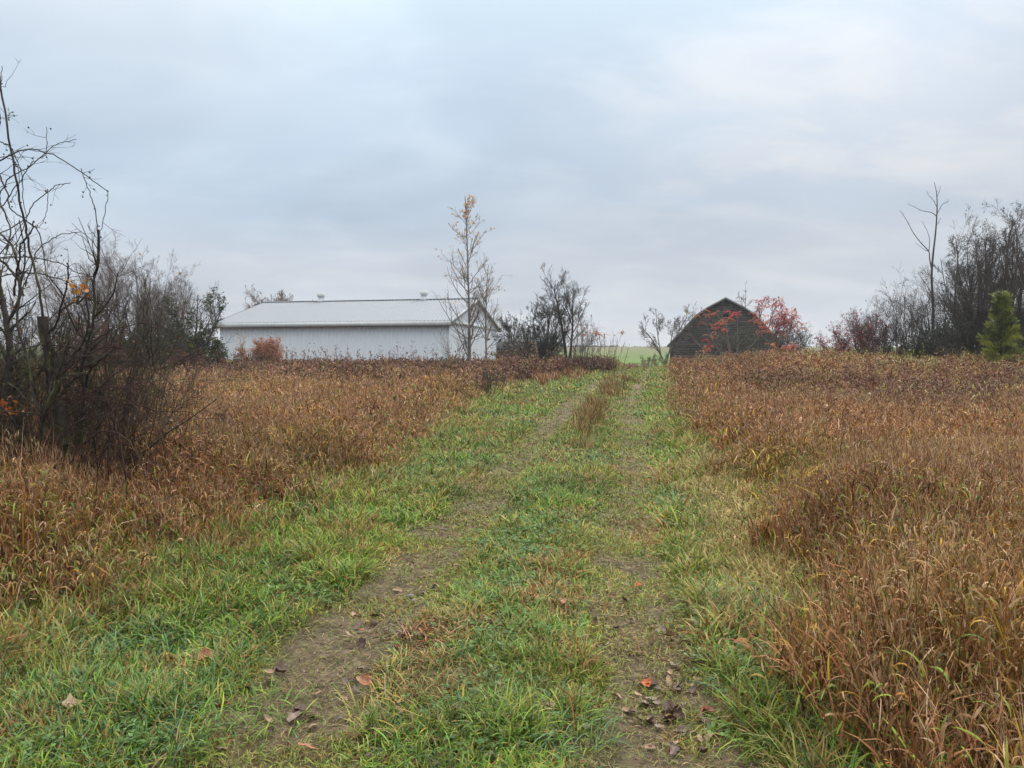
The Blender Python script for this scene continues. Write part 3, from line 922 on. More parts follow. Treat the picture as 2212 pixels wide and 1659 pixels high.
def grow(rng, starts, dirs, lens, rads, levels):
    """vectorised branching; returns per level (p0,p1,r0,r1) and end points of the last level"""
    S, Dv, L, R = (np.asarray(a, float) for a in (starts, dirs, lens, rads))
    outl = []
    for li, lv in enumerate(levels):
        n = len(S)
        K = lv['seg']
        nodes = np.empty((n, K + 1, 3))
        nodes[:, 0] = S
        dd = unit(Dv)
        dirs_k = np.empty((n, K + 1, 3))
        dirs_k[:, 0] = dd
        rend = lv.get('taper', 0.35)
        for k in range(K):
            dd = unit(dd + rng.normal(0, lv['wan'], (n, 3)) + np.array([0, 0, lv['up']]))
            nodes[:, k + 1] = nodes[:, k] + dd * (L / K)[:, None]
            dirs_k[:, k + 1] = dd
        tt = np.linspace(0, 1, K + 1)
        rr = R[:, None] * (1 - (1 - rend) * tt[None])
        outl.append((nodes[:, :-1].reshape(-1, 3), nodes[:, 1:].reshape(-1, 3), rr[:, :-1].ravel(), rr[:, 1:].ravel()))
        last = (nodes, dirs_k, rr)
        if li + 1 < len(levels):
            nx = levels[li + 1]
            c = nx['n']
            t = nx['tmin'] + (1 - nx['tmin']) * rng.random((n, c))
            t = np.clip(t, 0, 0.999) * K
            ki = t.astype(int)
            fr = (t - ki)[..., None]
            ii = np.arange(n)[:, None]
            P = nodes[ii, ki] * (1 - fr) + nodes[ii, ki + 1] * fr
            dp = unit(dirs_k[ii, np.minimum(ki + 1, K)])
            rnd = unit(rng.normal(0, 1, (n, c, 3)))
            perp = unit(np.cross(dp, rnd))
            ang = nx['ang'] * (0.65 + 0.7 * rng.random((n, c, 1)))
            nd_ = dp * np.cos(ang) + perp * np.sin(ang)
            if nx.get('flat'):
                nd_[..., 2] = np.maximum(nd_[..., 2], -0.1)
            tr = t / K
            Lc = L[:, None] * nx['L'] * (1 - nx.get('fall', 0.5) * tr) * (0.6 + 0.7 * rng.random((n, c)))
            Rc = (rr[ii, ki]) * nx.get('R', 0.55)
            keep = rng.random((n, c)) < nx.get('p', 1.0)
            S, Dv, L, R = P[keep], nd_[keep], Lc[keep], np.maximum(Rc[keep], nx.get('rmin', 0.004))
    return outl, last

def stems(rng, n, base_r, H, a0, a1, r, hj=0.25):
    az = rng.random(n) * 2 * pi
    an = np.radians(a0 + (a1 - a0) * rng.random(n))
    p = np.stack([base_r * rng.normal(0, 0.5, n), base_r * rng.normal(0, 0.5, n), np.full(n, -0.1)], -1)
    d = np.stack([np.sin(an) * np.cos(az), np.sin(an) * np.sin(az), np.cos(an)], -1)
    return p, d, H * (1 - hj * rng.random(n)), r * (0.6 + 0.6 * rng.random(n))

def leaf_quads(acc, rng, P, size, pal, wts, droop=0.3, asp=0.55, jit=0.3):
    n = len(P)
    if n == 0:
        return
    d = unit(rng.normal(0, 1, (n, 3)) + np.array([0, 0, -droop]))
    s = unit(np.cross(d, unit(rng.normal(0, 1, (n, 3)))))
    nn = np.cross(d, s)
    L = size * (0.6 + 0.7 * rng.random((n, 1)))
    W = L * asp * 0.5
    v = np.stack([P, P + d * L * 0.5 + s * W + nn * L * 0.1, P + d * L, P + d * L * 0.5 - s * W + nn * L * 0.1], 1).reshape(-1, 3)
    b = (np.arange(n) * 4)[:, None]
    f = np.concatenate([b + np.array([0, 1, 2]), b + np.array([0, 2, 3])])
    c = np.repeat(pick(rng, pal, wts, n, jit), 4, 0)
    acc.add(v, f, c)

def plant(name, loc, label, cat, outl, bark, leaves=None, ntrunk=1, group=None, leafname='foliage', twigs=True, sides=(6, 4, 3, 3, 3), nstem=0):
    e = empty(name, loc, label, cat, group)
    if nstem and nstem <= 12:
        k = len(outl[0][0]) // nstem
        for j in range(nstem):
            a = Acc()
            tubes(a, *(q[j * k:(j + 1) * k] for q in outl[0]), sides=sides[0])
            new_obj('trunk', a.mesh('trunk', smooth=True, cols=False), bark, e)
    else:
        a = Acc()
        for i in range(ntrunk):
            tubes(a, *outl[i], sides=sides[i])
        new_obj('trunk' if 'tree' in name or 'sapling' in name else 'stems', a.mesh('trunk', smooth=True, cols=False), bark, e)
    if len(outl) > ntrunk:
        a = Acc()
        for i in range(ntrunk, len(outl)):
            tubes(a, *outl[i], sides=3)
        new_obj('crown' if 'tree' in name else 'branches', a.mesh('crown', cols=False), bark, e)
    if leaves is not None and leaves.n:
        new_obj(leafname, leaves.mesh(leafname), M_LEAF, e)
    return e

def ptbase(ux, D, dx=0.0):
    x = X(ux, D) + dx
    return np.array([x, D, float(terrain(x, D))])

def hgt(uy, D, base):
    return CAM_H + (772 - uy) / F * D - base[2]

def shrub(seed, ux, uy, D, label, name='bare_shrub', cat='shrub', bark=None, ns=14, spread=(4, 38), base_r=0.5, r=0.03, n1=9, n2=7, n3=4,
          wan=0.12, leaf=None, group=None, up=0.05, l1=0.45, l2=0.45, rm=0.005, W=None, dx=0):
    rng = np.random.default_rng(seed)
    b = ptbase(ux, D, dx)
    H = hgt(uy, D, b)
    p, d, L, R = stems(rng, ns, base_r, H * 0.86, spread[0], spread[1], r)
    lv = [dict(seg=7, wan=wan, up=up), dict(n=n1, seg=4, wan=0.14, up=0.06, ang=0.60, L=l1 * 1.15, tmin=0.22, R=0.5, rmin=rm * 1.3),
          dict(n=n2, seg=3, wan=0.15, up=0.04, ang=0.62, L=l2 * 1.35, tmin=0.12, R=0.55, rmin=rm)]
    if n3:
        lv.append(dict(n=n3, seg=2, wan=0.15, up=0.04, ang=0.6, L=0.72, tmin=0.1, R=0.6, rmin=rm * 0.75))
    o, last = grow(rng, p, d, L, R, lv)
    o, last = fit(o, last, H, W and W / F * D)
    la = Acc()
    if leaf:
        pts = last[0].reshape(-1, 3)
        zz = pts[:, 2] / H
        m = (zz > leaf.get('z0', -1)) & (zz < leaf.get('z1', 9)) & (rng.random(len(pts)) < leaf['p'])
        if leaf.get('clump'):
            m &= fbm(pts[:, 0] + 40, pts[:, 2] + 40 + pts[:, 1], 0.9, seed % 50) > leaf['clump']
        leaf_quads(la, rng, pts[m] + rng.normal(0, 0.03, (int(m.sum()), 3)), leaf['s'], leaf['pal'], leaf['w'])
    return plant(name, b, label, cat, o, bark or M_BARK_DARK, la, 1, group)

G_DARK = [(0.030, 0.050, 0.022), (0.045, 0.070, 0.028), (0.022, 0.036, 0.018), (0.075, 0.095, 0.03)]
W4 = [3, 3, 3, 1]
G_RED = [(0.50, 0.08, 0.11), (0.36, 0.05, 0.08), (0.58, 0.24, 0.24), (0.18, 0.04, 0.04)]
G_ORA = [(0.55, 0.20, 0.03), (0.45, 0.14, 0.03), (0.50, 0.28, 0.06)]

def fit(o, last, H, W, exact=False):
    zmax = np.concatenate([q[1][:, 2] for q in o]).max()
    s = H / zmax
    sx = s
    if W:
        sx = W / np.percentile(np.abs(np.concatenate([q[1][:, 0] for q in o])), 98.5)
        if not exact:
            sx = max(sx, s * 0.85)
    k = np.array([sx, sx, s])
    o = [(q[0] * k, q[1] * k, q[2], q[3]) for q in o]
    return o, (last[0] * k, last[1], last[2])

def tree(seed, ux, uy, D, label, lean=0.0, bark=None, name='bare_tree', r=0.12, ns=1, spread=(0, 6), n0=14, n1=8, n2=6, n3=4, ang=0.7, l0=0.5, tmin=0.3,
         base_r=0.05, leaf=None, leaffn=None, group=None, hf=0.85, fall=0.5, up1=0.05, wan=0.06, az=None, rm=0.006, leafname='foliage', dx=0, cat='tree', W=None):
    rng = np.random.default_rng(seed)
    b = ptbase(ux, D, dx)
    H = hgt(uy, D, b)
    p, d, L, R = stems(rng, ns, base_r, H * hf, spread[0], spread[1], r)
    if az is not None:
        for i, (a_, t_) in enumerate(az[:ns]):
            d[i] = (sin(radians(t_)) * cos(radians(a_)), sin(radians(t_)) * sin(radians(a_)), cos(radians(t_)))
    lv = [dict(seg=9, wan=wan, up=0.03, taper=0.25), dict(n=n0, seg=6, wan=0.11, up=up1, ang=ang, L=l0, tmin=tmin, R=0.5, fall=fall, rmin=rm * 1.6),
          dict(n=n1, seg=4, wan=0.14, up=0.04, ang=0.65, L=0.52, tmin=0.15, R=0.5, rmin=rm * 1.2),
          dict(n=n2, seg=3, wan=0.15, up=0.04, ang=0.62, L=0.60, tmin=0.12, R=0.6, rmin=rm)]
    if n3:
        lv.append(dict(n=n3, seg=2, wan=0.15, up=0.04, ang=0.55, L=0.72, tmin=0.1, R=0.6, rmin=rm * 0.8))
    o, last = grow(rng, p, d, L, R, lv)
    o, last = fit(o, last, H, W and W / F * D)
    la = Acc()
    if leaf:
        pts = last[0].reshape(-1, 3)
        zz = pts[:, 2] / H
        pr = leaf['p'] * sst(leaf.get('z0', -1), leaf.get('z1', -0.9), zz)
        m = rng.random(len(pts)) < pr
        if leaf.get('x0') is not None:
            m &= pts[:, 0] > leaf['x0']
        if leaf.get('clump'):
            m &= fbm(pts[:, 0] + 40, pts[:, 2] + 40 + pts[:, 1], 0.8, seed % 50) > leaf['clump']
        leaf_quads(la, rng, pts[m], leaf['s'], leaf['pal'], leaf['w'])
    return plant(name, b, label, cat, o, bark or M_BARK_FAR, la, 1, group, leafname, nstem=ns)

def build_trees():
    TB = 'background trees and shrubs'
    # ---- big bare trees behind the left field
    vase = [(180, 26), (0, 24), (90, 14), (200, 10), (340, 12), (30, 34), (150, 36)]
    tree(101, 215, 508, 46, 'large bare tree with spreading crown directly behind the mossy broken trunk', bark=M_BARK_HAZEL, rm=0.0045, W=115, r=0.085, ns=6, az=vase, n0=10, n1=8, n2=6, n3=3, l0=0.55, hf=0.80, base_r=0.4)
    tree(102, 300, 505, 47, 'bare vase-shaped tree keeping a few orange leaves near its top', bark=M_BARK_HAZEL, rm=0.0045, W=105, r=0.085, ns=6, az=vase, n0=10, n1=8, n2=6, n3=3, l0=0.5, hf=0.80, base_r=0.4,
         leaf=dict(p=0.05, s=0.22, pal=G_ORA, w=[3, 2, 2], z0=0.86, z1=0.95, x0=-1.0, clump=0.5), leafname='leaves')
    tree(103, 345, 560, 45, 'bare tree leaning right towards the white barn in the left tree group', bark=M_BARK_HAZEL, rm=0.0045, W=85, r=0.075, ns=4, az=[(0, 30), (20, 20), (160, 8), (350, 40)], n0=10, n1=8, n2=5, n3=3, l0=0.5, hf=0.86, base_r=0.3,
         leaf=dict(p=0.012, s=0.2, pal=G_ORA, w=[3, 2, 2], z0=0.8, z1=0.95), leafname='leaves')
    tree(104, 120, 560, 50, 'bare tree at the left end of the distant left group behind the thicket', bark=M_BARK_HAZEL, rm=0.0045, W=90, r=0.08, ns=5, az=vase, n0=9, n1=7, n2=5, n3=3, l0=0.5, hf=0.82, base_r=0.3)
    tree(105, 20, 610, 56, 'faint bare tree at the left picture edge beyond the thicket', bark=M_BARK_HAZEL, rm=0.0045, W=70, r=0.075, ns=4, az=vase, n0=8, n1=7, n2=5, n3=0, l0=0.5, hf=0.82, base_r=0.3)
    tree(115, 255, 498, 45.5, 'tallest bare tree of the left group, between the mossy trunk and the orange-tipped tree', bark=M_BARK_HAZEL, rm=0.0045, W=100, r=0.08, ns=7, az=vase, n0=11, n1=8, n2=6, n3=3, l0=0.55, hf=0.82, base_r=0.4)
    tree(116, 372, 572, 46.5, 'fine-twigged bare tree behind the crab apple', bark=M_BARK_HAZEL, rm=0.0045, W=75, r=0.07, ns=6, az=vase, n0=11, n1=8, n2=5, n3=3, l0=0.5, hf=0.84, base_r=0.4)
    # crab apple
    tree(106, 404, 612, 43, 'small dark crab apple tree with green leaves beside the white barn corner', W=62, bark=M_BARK_DARK, name='crab_apple_tree', r=0.10, ns=4, az=[(180, 8), (0, 18), (10, 30), (150, 25)], n0=10, n1=8, n2=6, n3=3,
         l0=0.5, hf=0.80, base_r=0.25, leaf=dict(p=0.16, s=0.11, pal=G_DARK + [(0.16, 0.17, 0.04)], w=[3, 3, 2, 2, 2], z0=0.0, z1=0.05, x0=-1.2), ang=0.8)
    shrub(107, 372, 706, 42, 'dark green leafy shrub left of the crab apple', W=45, name='green_shrub', ns=16, base_r=0.9, spread=(5, 50), leaf=dict(p=0.75, s=0.13, pal=G_DARK, w=W4), r=0.025)
    shrub(108, 440, 705, 44, 'low green shrub right of the crab apple trunk', W=50, name='green_shrub', ns=14, base_r=0.8, spread=(5, 50), leaf=dict(p=0.6, s=0.12, pal=G_DARK + [(0.13, 0.14, 0.04)], w=[3, 3, 2, 2, 2]), r=0.025)
    shrub(109, 400, 745, 40, 'low dark red shrub in front of the crab apple', W=45, name='red_shrub', ns=14, base_r=0.8, spread=(10, 60), leaf=dict(p=0.6, s=0.10, pal=[(0.10, 0.03, 0.028), (0.14, 0.05, 0.04), (0.06, 0.03, 0.02)], w=[3, 2, 2]), r=0.02, bark=M_BARK_RED)
    shrub(110, 215, 688, 40, 'rust red bushy shrub below the large bare left tree', W=75, name='red_shrub', ns=18, base_r=1.3, spread=(5, 48), leaf=dict(p=0.55, s=0.11, pal=[(0.24, 0.07, 0.05), (0.17, 0.05, 0.04), (0.12, 0.06, 0.03), (0.10, 0.08, 0.03)], w=[3, 3, 2, 1]), r=0.02, bark=M_BARK_RED)
    shrub(111, 290, 715, 41, 'brown twiggy shrub between the red and green shrubs on the left', W=60, ns=16, base_r=1.2, spread=(5, 50), leaf=dict(p=0.35, s=0.10, pal=[(0.10, 0.06, 0.035), (0.06, 0.06, 0.03)], w=[1, 1]), r=0.02)
    shrub(112, 330, 690, 46, 'dense green undergrowth shrub under the leaning bare tree', W=60, name='green_shrub', ns=14, base_r=1.3, spread=(5, 45), leaf=dict(p=0.5, s=0.13, pal=G_DARK, w=W4), r=0.025)
    shrub(113, 60, 715, 45, 'grey leafless shrub low behind the thicket at far left', ns=12, base_r=1.5, spread=(5, 50), bark=M_BARK_FAR, r=0.02, n3=3)
    shrub(114, 500, 748, 50, 'pale wispy leafless bush at the left foot of the white barn', ns=10, base_r=1.0, spread=(5, 40), bark=M_BARK_PALE, r=0.012, n1=6, n2=5, n3=0)
    # ---- bushes before the white barn
    shrub(120, 578, 722, 52, 'round orange-pink rose bush in front of the white barn wall', W=34, name='orange_bush', ns=26, base_r=0.5, spread=(2, 42), r=0.014, n1=10, n2=7, n3=3, bark=M_BARK_RED,
          leaf=dict(p=0.55, s=0.085, pal=[(0.55, 0.24, 0.12), (0.48, 0.20, 0.13), (0.58, 0.34, 0.18), (0.38, 0.13, 0.08)], w=[3, 3, 2, 2], z0=0.28))
    shrub(121, 528, 718, 54, 'slim pale yellow sapling before the left end of the white barn wall', W=14, name='yellow_sapling', ns=5, base_r=0.35, spread=(0, 8), r=0.015, n1=8, n2=5, n3=0, l1=0.22, bark=M_BARK_PALE,
          leaf=dict(p=0.4, s=0.09, pal=[(0.50, 0.40, 0.16), (0.45, 0.33, 0.15)], w=[1, 1], z0=0.25))
    shrub(122, 543, 764, 50, 'low dark leafless shrub at the foot of the orange bush', ns=26, base_r=1.3, spread=(0, 16), r=0.02, n1=6, n2=4, n3=0, l1=0.25)
    # ---- aspens
    tree(130, 1016, 424, 44, 'tall slender aspen with yellow leaves left in its top, before the barn gable', W=62, name='aspen_tree', bark=M_BARK_PALE, r=0.10, ns=1, spread=(0, 0.6), n0=48, n1=5, n2=4, n3=0, ang=0.85, l0=0.30, tmin=0.10,
         hf=0.99, fall=0.80, up1=0.16, wan=0.012, rm=0.007, leaf=dict(p=0.30, s=0.12, pal=[(0.70, 0.38, 0.04), (0.60, 0.28, 0.06), (0.40, 0.16, 0.08), (0.70, 0.46, 0.08)], w=[3, 2, 2, 2], z0=0.36, z1=0.95), leafname='leaves')
    tree(131, 1052, 560, 45.5, 'thin leafless aspen sapling standing right of the tall yellow aspen', W=42, name='aspen_sapling', bark=M_BARK_PALE, r=0.06, ns=1, spread=(0, 2), n0=22, n1=5, n2=4, n3=0, ang=0.6, l0=0.42, tmin=0.22, hf=0.97, fall=0.7,
         up1=0.10, wan=0.02, rm=0.006, leaf=dict(p=0.10, s=0.12, pal=[(0.22, 0.07, 0.05), (0.40, 0.22, 0.05)], w=[3, 1], z0=0.6, z1=0.8), leafname='leaves')
    shrub(132, 985, 700, 45, 'thin bare brush at the left foot of the tall aspen', ns=9, base_r=0.6, spread=(5, 30), r=0.012, n1=6, n2=5, n3=0, bark=M_BARK_FAR)
    # ---- behind the white barn roof
    tree(140, 610, 614, 80, 'rounded bare tree crown rising behind the left end of the white roof', W=56, r=0.10, ns=10, spread=(2, 30), n0=15, n1=8, n2=6, n3=0, l0=0.5, hf=0.9, base_r=0.4, bark=M_BARK_FAR,
         leaf=dict(p=0.15, s=0.14, pal=[(0.22, 0.10, 0.07)], w=[1], z0=0.5, z1=0.7), rm=0.012)
    tree(141, 682, 640, 84, 'small bare treetop just right of the left roof vent', W=22, r=0.10, ns=3, az=vase, n0=10, n1=7, n2=5, n3=0, l0=0.3, hf=0.92, bark=M_BARK_FAR, rm=0.012)
    # ---- middle group between barn and track
    tree(150, 1098, 668, 62, 'pale bare treelet just beyond the right corner of the white barn', W=24, r=0.06, ns=4, spread=(2, 16), n0=9, n1=6, n2=5, n3=0, l0=0.4, bark=M_BARK_FAR, hf=0.9, rm=0.009)
    tree(151, 1172, 628, 50, 'dense dark small-leaved bush-tree left of the taller bare tree in the middle', W=68, name='hawthorn_tree', bark=M_BARK_DARK, r=0.075, ns=11,
         az=[(180, 42), (185, 55), (0, 25), (90, 14), (200, 22), (340, 12), (150, 30), (20, 8), (260, 18), (170, 66), (30, 35)],
         n0=10, n1=8, n2=6, n3=3, ang=0.8, l0=0.55, hf=0.72, base_r=0.35, tmin=0.2, leaf=dict(p=0.10, s=0.085, pal=G_DARK + [(0.10, 0.11, 0.05)], w=[3, 3, 3, 2, 2], z0=0.2, z1=0.3), rm=0.007)
    tree(152, 1226, 566, 49, 'tall open bare tree forking into two stems beside the dark bush-tree', W=50, bark=M_BARK_DARK, r=0.12, ns=2, az=[(180, 5), (0, 9)], n0=15, n1=7, n2=5, n3=3, ang=0.7, l0=0.50, hf=0.84, tmin=0.30, fall=0.45, up1=0.07,
         leaf=dict(p=0.02, s=0.16, pal=G_ORA, w=[1, 1, 1], z0=0.2, z1=0.4, clump=0.62), leafname='leaves', rm=0.007)
    shrub(153, 1262, 668, 48, 'thin bare shrub right of the tall forked tree', W=45, ns=10, base_r=0.8, spread=(3, 26), r=0.022, n1=7, n2=6, n3=3, bark=M_BARK_FAR,
          leaf=dict(p=0.03, s=0.13, pal=[(0.35, 0.12, 0.08)], w=[1], z0=0.5))
    shrub(154, 1125, 722, 47, 'low bare shrub with faded red leaves between barn corner and dark bush', W=50, ns=8, base_r=0.7, spread=(5, 45), r=0.014, n1=6, n2=5, n3=0, bark=M_BARK_FAR, leaf=dict(p=0.10, s=0.12, pal=[(0.30, 0.12, 0.09), (0.36, 0.2, 0.07)], w=[1, 1], z0=0.3))
    # cluster of whip-like stems with orange leaf tufts
    rng = np.random.default_rng(160)
    b = ptbase(1296, 47)
    n = 34
    p, d, L, R = stems(rng, n, 1.9, 2.9, 2, 24, 0.017, 0.35)
    d[:, 0] = d[:, 0] * 0.8 + p[:, 0] * 0.12 + 0.08
    o, last = grow(rng, p, d, L, R, [dict(seg=7, wan=0.05, up=0.03), dict(n=2, seg=4, wan=0.08, up=0.15, ang=0.5, L=0.3, tmin=0.45, R=0.7, rmin=0.008)])
    la = Acc()
    k_ = 7
    tips = o[0][1].reshape(n, k_, 3)[:, -1]
    hi = np.argsort(-tips[:, 2])
    for j, i in enumerate(hi[:11]):
        m = 16 if j in (1, 4) else 6
        blades(la, np.repeat(tips[i][None], m, 0) + rng.normal(0, 0.05, (m, 3)), rng.random(m) * 2 * pi, np.full(m, 0.26), np.radians(10 + 40 * rng.random(m)), np.radians(60 + 60 * rng.random(m)),
               np.full(m, 0.09), 3, pick(rng, [(0.52, 0.20, 0.05), (0.40, 0.14, 0.05)], [1, 1], m), pick(rng, [(0.50, 0.22, 0.06)], [1], m))
    plant('sumac_shrub', b, 'cluster of upright whip stems topped by orange leaf tufts beside the track', 'shrub', o, M_BARK_RED, la, 1, leafname='leaves')
    # ---- around the grey barn
    tree(170, 1432, 655, 66, 'bare multi-stemmed tree at the left corner of the grey barn', W=36, r=0.08, ns=5, az=[(0, 28), (180, 14), (10, 12), (350, 36), (200, 26)], n0=9, n1=7, n2=5, n3=3, l0=0.42, hf=0.88, bark=M_BARK_FAR, base_r=0.35, rm=0.009,
         leaf=dict(p=0.01, s=0.18, pal=[(0.5, 0.42, 0.15)], w=[1], z0=0.8, z1=0.95), leafname='leaves')
    shrub(171, 1410, 762, 64, 'small feathery green bush left of the grey barn by the track', W=26, name='green_shrub', ns=14, base_r=1.5, spread=(5, 55), r=0.014, n1=6, n2=5, n3=2, bark=M_BARK_FAR, l1=0.3, leaf=dict(p=0.35, s=0.14, pal=[(0.17, 0.22, 0.08), (0.24, 0.27, 0.11)], w=[1, 1]), dx=0.0)
    shrub(172, 1372, 778, 60, 'pinkish brown dry clump at the right bend of the far track', name='dry_bush', ns=14, base_r=0.9, spread=(10, 60), r=0.01, n1=7, n2=6, n3=0, bark=M_BARK_PALE, leaf=dict(p=0.5, s=0.1, pal=[(0.32, 0.2, 0.14)], w=[1]), dx=0.0)
    tree(173, 1545, 632, 82, 'bare forked treetop showing above the left slope of the grey barn', W=36, r=0.10, ns=3, az=[(180, 22), (0, 6), (190, 40)], n0=9, n1=6, n2=5, n3=0, l0=0.38, hf=0.95, bark=M_BARK_FAR, rm=0.011)
    tree(174, 1604, 640, 80, 'bare treetop behind the right slope of the grey barn', W=36, r=0.09, ns=3, spread=(2, 16), n0=9, n1=6, n2=5, n3=0, l0=0.33, hf=0.92, bark=M_BARK_FAR, rm=0.011)
    tree(175, 1609, 606, 78, 'very thin straight leafless sapling spire right of the barn peak', W=9, name='bare_sapling', r=0.04, ns=1, spread=(0, 0.5), n0=8, n1=4, n2=3, n3=0, l0=0.12, hf=1.0, bark=M_BARK_FAR, rm=0.01, wan=0.01, tmin=0.6)
    shrub(176, 1700, 690, 64, 'grey bare shrub at the right corner of the grey barn', W=40, ns=16, base_r=1.2, spread=(5, 50), r=0.03, n1=8, n2=7, n3=3, leaf=dict(p=0.12, s=0.12, pal=G_DARK, w=W4))
    shrub(177, 1600, 700, 66, 'dark tangled vine shrub against the grey barn front', W=75, ns=20, base_r=1.8, spread=(5, 45), r=0.025, n1=8, n2=7, n3=3, leaf=dict(p=0.25, s=0.13, pal=G_DARK + [(0.16, 0.12, 0.05)], w=[2, 2, 3, 1, 1]))
    shrub(178, 1645, 718, 65, 'olive leafy shrub low against the right half of the grey barn', W=60, name='green_shrub', ns=16, base_r=1.4, spread=(5, 50), r=0.025, n1=8, n2=7, n3=2, leaf=dict(p=0.45, s=0.13, pal=[(0.05, 0.06, 0.028), (0.08, 0.085, 0.035)], w=[1, 1]))
    shrub(179, 1785, 752, 60, 'low wispy bare shrub between the barn and the red-leaved bush', ns=9, base_r=0.7, spread=(5, 60), r=0.012, n1=6, n2=5, n3=0, bark=M_BARK_FAR)
    def sumac(seed, ux, D, label, ns, az, H, uyt, pal, pleaf, cone=0.5, nb=6, W=70):
        rng = np.random.default_rng(seed)
        b = ptbase(ux, D)
        d = np.array([(sin(radians(t)) * cos(radians(a)), sin(radians(t)) * sin(radians(a)), cos(radians(t))) for a, t in az])
        n = len(az)
        p = np.stack([rng.normal(0, 0.25, n), rng.normal(0, 0.25, n), np.full(n, -0.1)], -1)
        o, last = grow(rng, p, d, np.array(H), np.full(n, 0.05), [
            dict(seg=6, wan=0.10, up=0.05, taper=0.5), dict(n=nb, seg=5, wan=0.14, up=0.10, ang=0.6, L=0.5, tmin=0.4, R=0.7, rmin=0.02),
            dict(n=4, seg=4, wan=0.16, up=0.10, ang=0.6, L=0.45, tmin=0.35, R=0.75, rmin=0.013)])
        o, last = fit(o, last, hgt(uyt, D, b), W / F * D, True)
        la = Acc()
        cn = Acc()
        tips = last[0][:, -1]
        td = last[1][:, -1]
        for i in range(len(tips)):
            if rng.random() < cone:
                q = tips[i]
                tubes(cn, [q, q + td[i] * 0.07], [q + td[i] * 0.07, q + td[i] * 0.2], [0.012, 0.042], [0.042, 0.008], sides=6, c=(0.09, 0.012, 0.015))
            if rng.random() > pleaf:
                continue
            base_c = pick(rng, pal[0], pal[1], 1, 0.25)[0]
            for lf in range(rng.integers(2, 5)):
                a = rng.random() * 2 * pi
                e0 = radians(rng.uniform(-25, 55))
                bend = radians(rng.uniform(50, 120))
                Lr = rng.uniform(0.38, 0.6)
                K = 8
                q = tips[i].copy()
                for k in range(K):
                    an = e0 - bend * k / K
                    dv = np.array([cos(an) * cos(a), cos(an) * sin(a), sin(an)])
                    q2 = q + dv * Lr / K
                    m = 2
                    w_ = 0.034
                    blades(la, np.array([q, q]), np.array([a + 1.15, a - 1.15]), np.full(2, 0.15 * (1 - 0.4 * abs(k / K - 0.4))), np.array([an - 0.2] * 2), np.full(2, 0.7), np.full(2, w_), 2,
                           np.repeat(base_c[None], 2, 0) * rng.uniform(0.8, 1.2), np.repeat(base_c[None], 2, 0) * rng.uniform(0.8, 1.2))
                    q = q2
        e = plant('sumac_shrub', b, label, 'shrub', o, M_BARK_FAR, la, 2, leafname='leaves')
        if cn.n:
            new_obj('seed_heads', cn.mesh('seed_heads'), M_LEAF, e)
        return e
    PR = ([(0.55, 0.085, 0.05), (0.42, 0.06, 0.05), (0.55, 0.17, 0.06), (0.50, 0.16, 0.13)], [3, 2, 3, 2])
    PO = ([(0.60, 0.05, 0.03), (0.55, 0.14, 0.04), (0.45, 0.20, 0.07)], [2, 3, 2])
    PP = ([(0.50, 0.14, 0.12), (0.55, 0.20, 0.17), (0.45, 0.08, 0.08)], [3, 2, 2])
    sumac(180, 1582, 57, 'red-leaved sumac spreading across the front of the grey barn', 7, [(180, 40), (175, 25), (190, 52), (0, 10), (0, 30), (90, 12), (200, 12)], [4.2, 4.4, 3.6, 4.2, 4.0, 3.8, 4.3], 662, PO, 0.30, 0.15, W=95)
    sumac(181, 1648, 60, 'pink-leaved sumac with dark seed heads right of the barn peak', 7, [(0, 32), (0, 18), (180, 6), (10, 46), (0, 58), (90, 12), (350, 40)], [4.6, 4.7, 4.4, 4.6, 4.5, 3.8, 4.8], 645, PP, 0.85, 0.4, W=80)
    sumac(182, 1690, 55, 'low bright red sumac at the right foot of the grey barn', 4, [(180, 35), (0, 30), (90, 10), (0, 50)], [2.0, 2.1, 2.0, 2.0], 738, PR, 0.4, 0.0, nb=4, W=34)
    # ---- thicket on the right
    shrub(200, 1822, 705, 44, 'leftmost red-berried bush of the right-hand thicket', W=42, name='red_bush', ns=12, base_r=0.6, spread=(4, 42), r=0.022, n1=8, n2=7, n3=2, bark=M_BARK_DARK, leaf=dict(p=0.17, s=0.12, pal=G_RED, w=[3, 2, 2, 1], z0=0.25))
    shrub(201, 1862, 662, 43, 'taller red-leaved bush second from the left of the thicket', W=42, name='red_bush', ns=13, base_r=0.7, spread=(4, 34), r=0.025, n1=9, n2=7, n3=2, bark=M_BARK_DARK, leaf=dict(p=0.14, s=0.12, pal=G_RED, w=[3, 3, 1, 2], z0=0.2))
    shrub(202, 1893, 690, 42, 'dull maroon shrub between the red bushes and the grey thicket', W=40, name='red_shrub', ns=13, base_r=0.8, spread=(4, 38), r=0.025, n1=9, n2=7, n3=2, bark=M_BARK_RED, leaf=dict(p=0.35, s=0.09, pal=[(0.10, 0.03, 0.03), (0.07, 0.03, 0.025)], w=[1, 1]))
    H = 'dense bare shrubs of the right-hand thicket'
    spec = [(1912, 628, 44, 'leafless grey shrub rising just right of the red bushes'), (1945, 598, 43, 'leafless rounded shrub left of the dead forked tree'),
            (1978, 612, 42, 'leafless shrub at the left foot of the dead forked tree'), (2020, 590, 42, 'leafless shrub behind the dead forked tree trunk'),
            (2052, 560, 41, 'leafless shrub immediately right of the dead forked tree')]
    for i, (ux, uy, D, lb) in enumerate(spec):
        shrub(210 + i, ux, uy, D, lb, W=48, ns=11, base_r=0.9, spread=(3, 36), r=0.026, n1=8, n2=6, n3=3, wan=0.13, rm=0.005, bark=M_BARK_MID, leaf=dict(p=0.05, s=0.09, pal=[(0.04, 0.03, 0.025), (0.05, 0.06, 0.03)], w=[1, 1]))
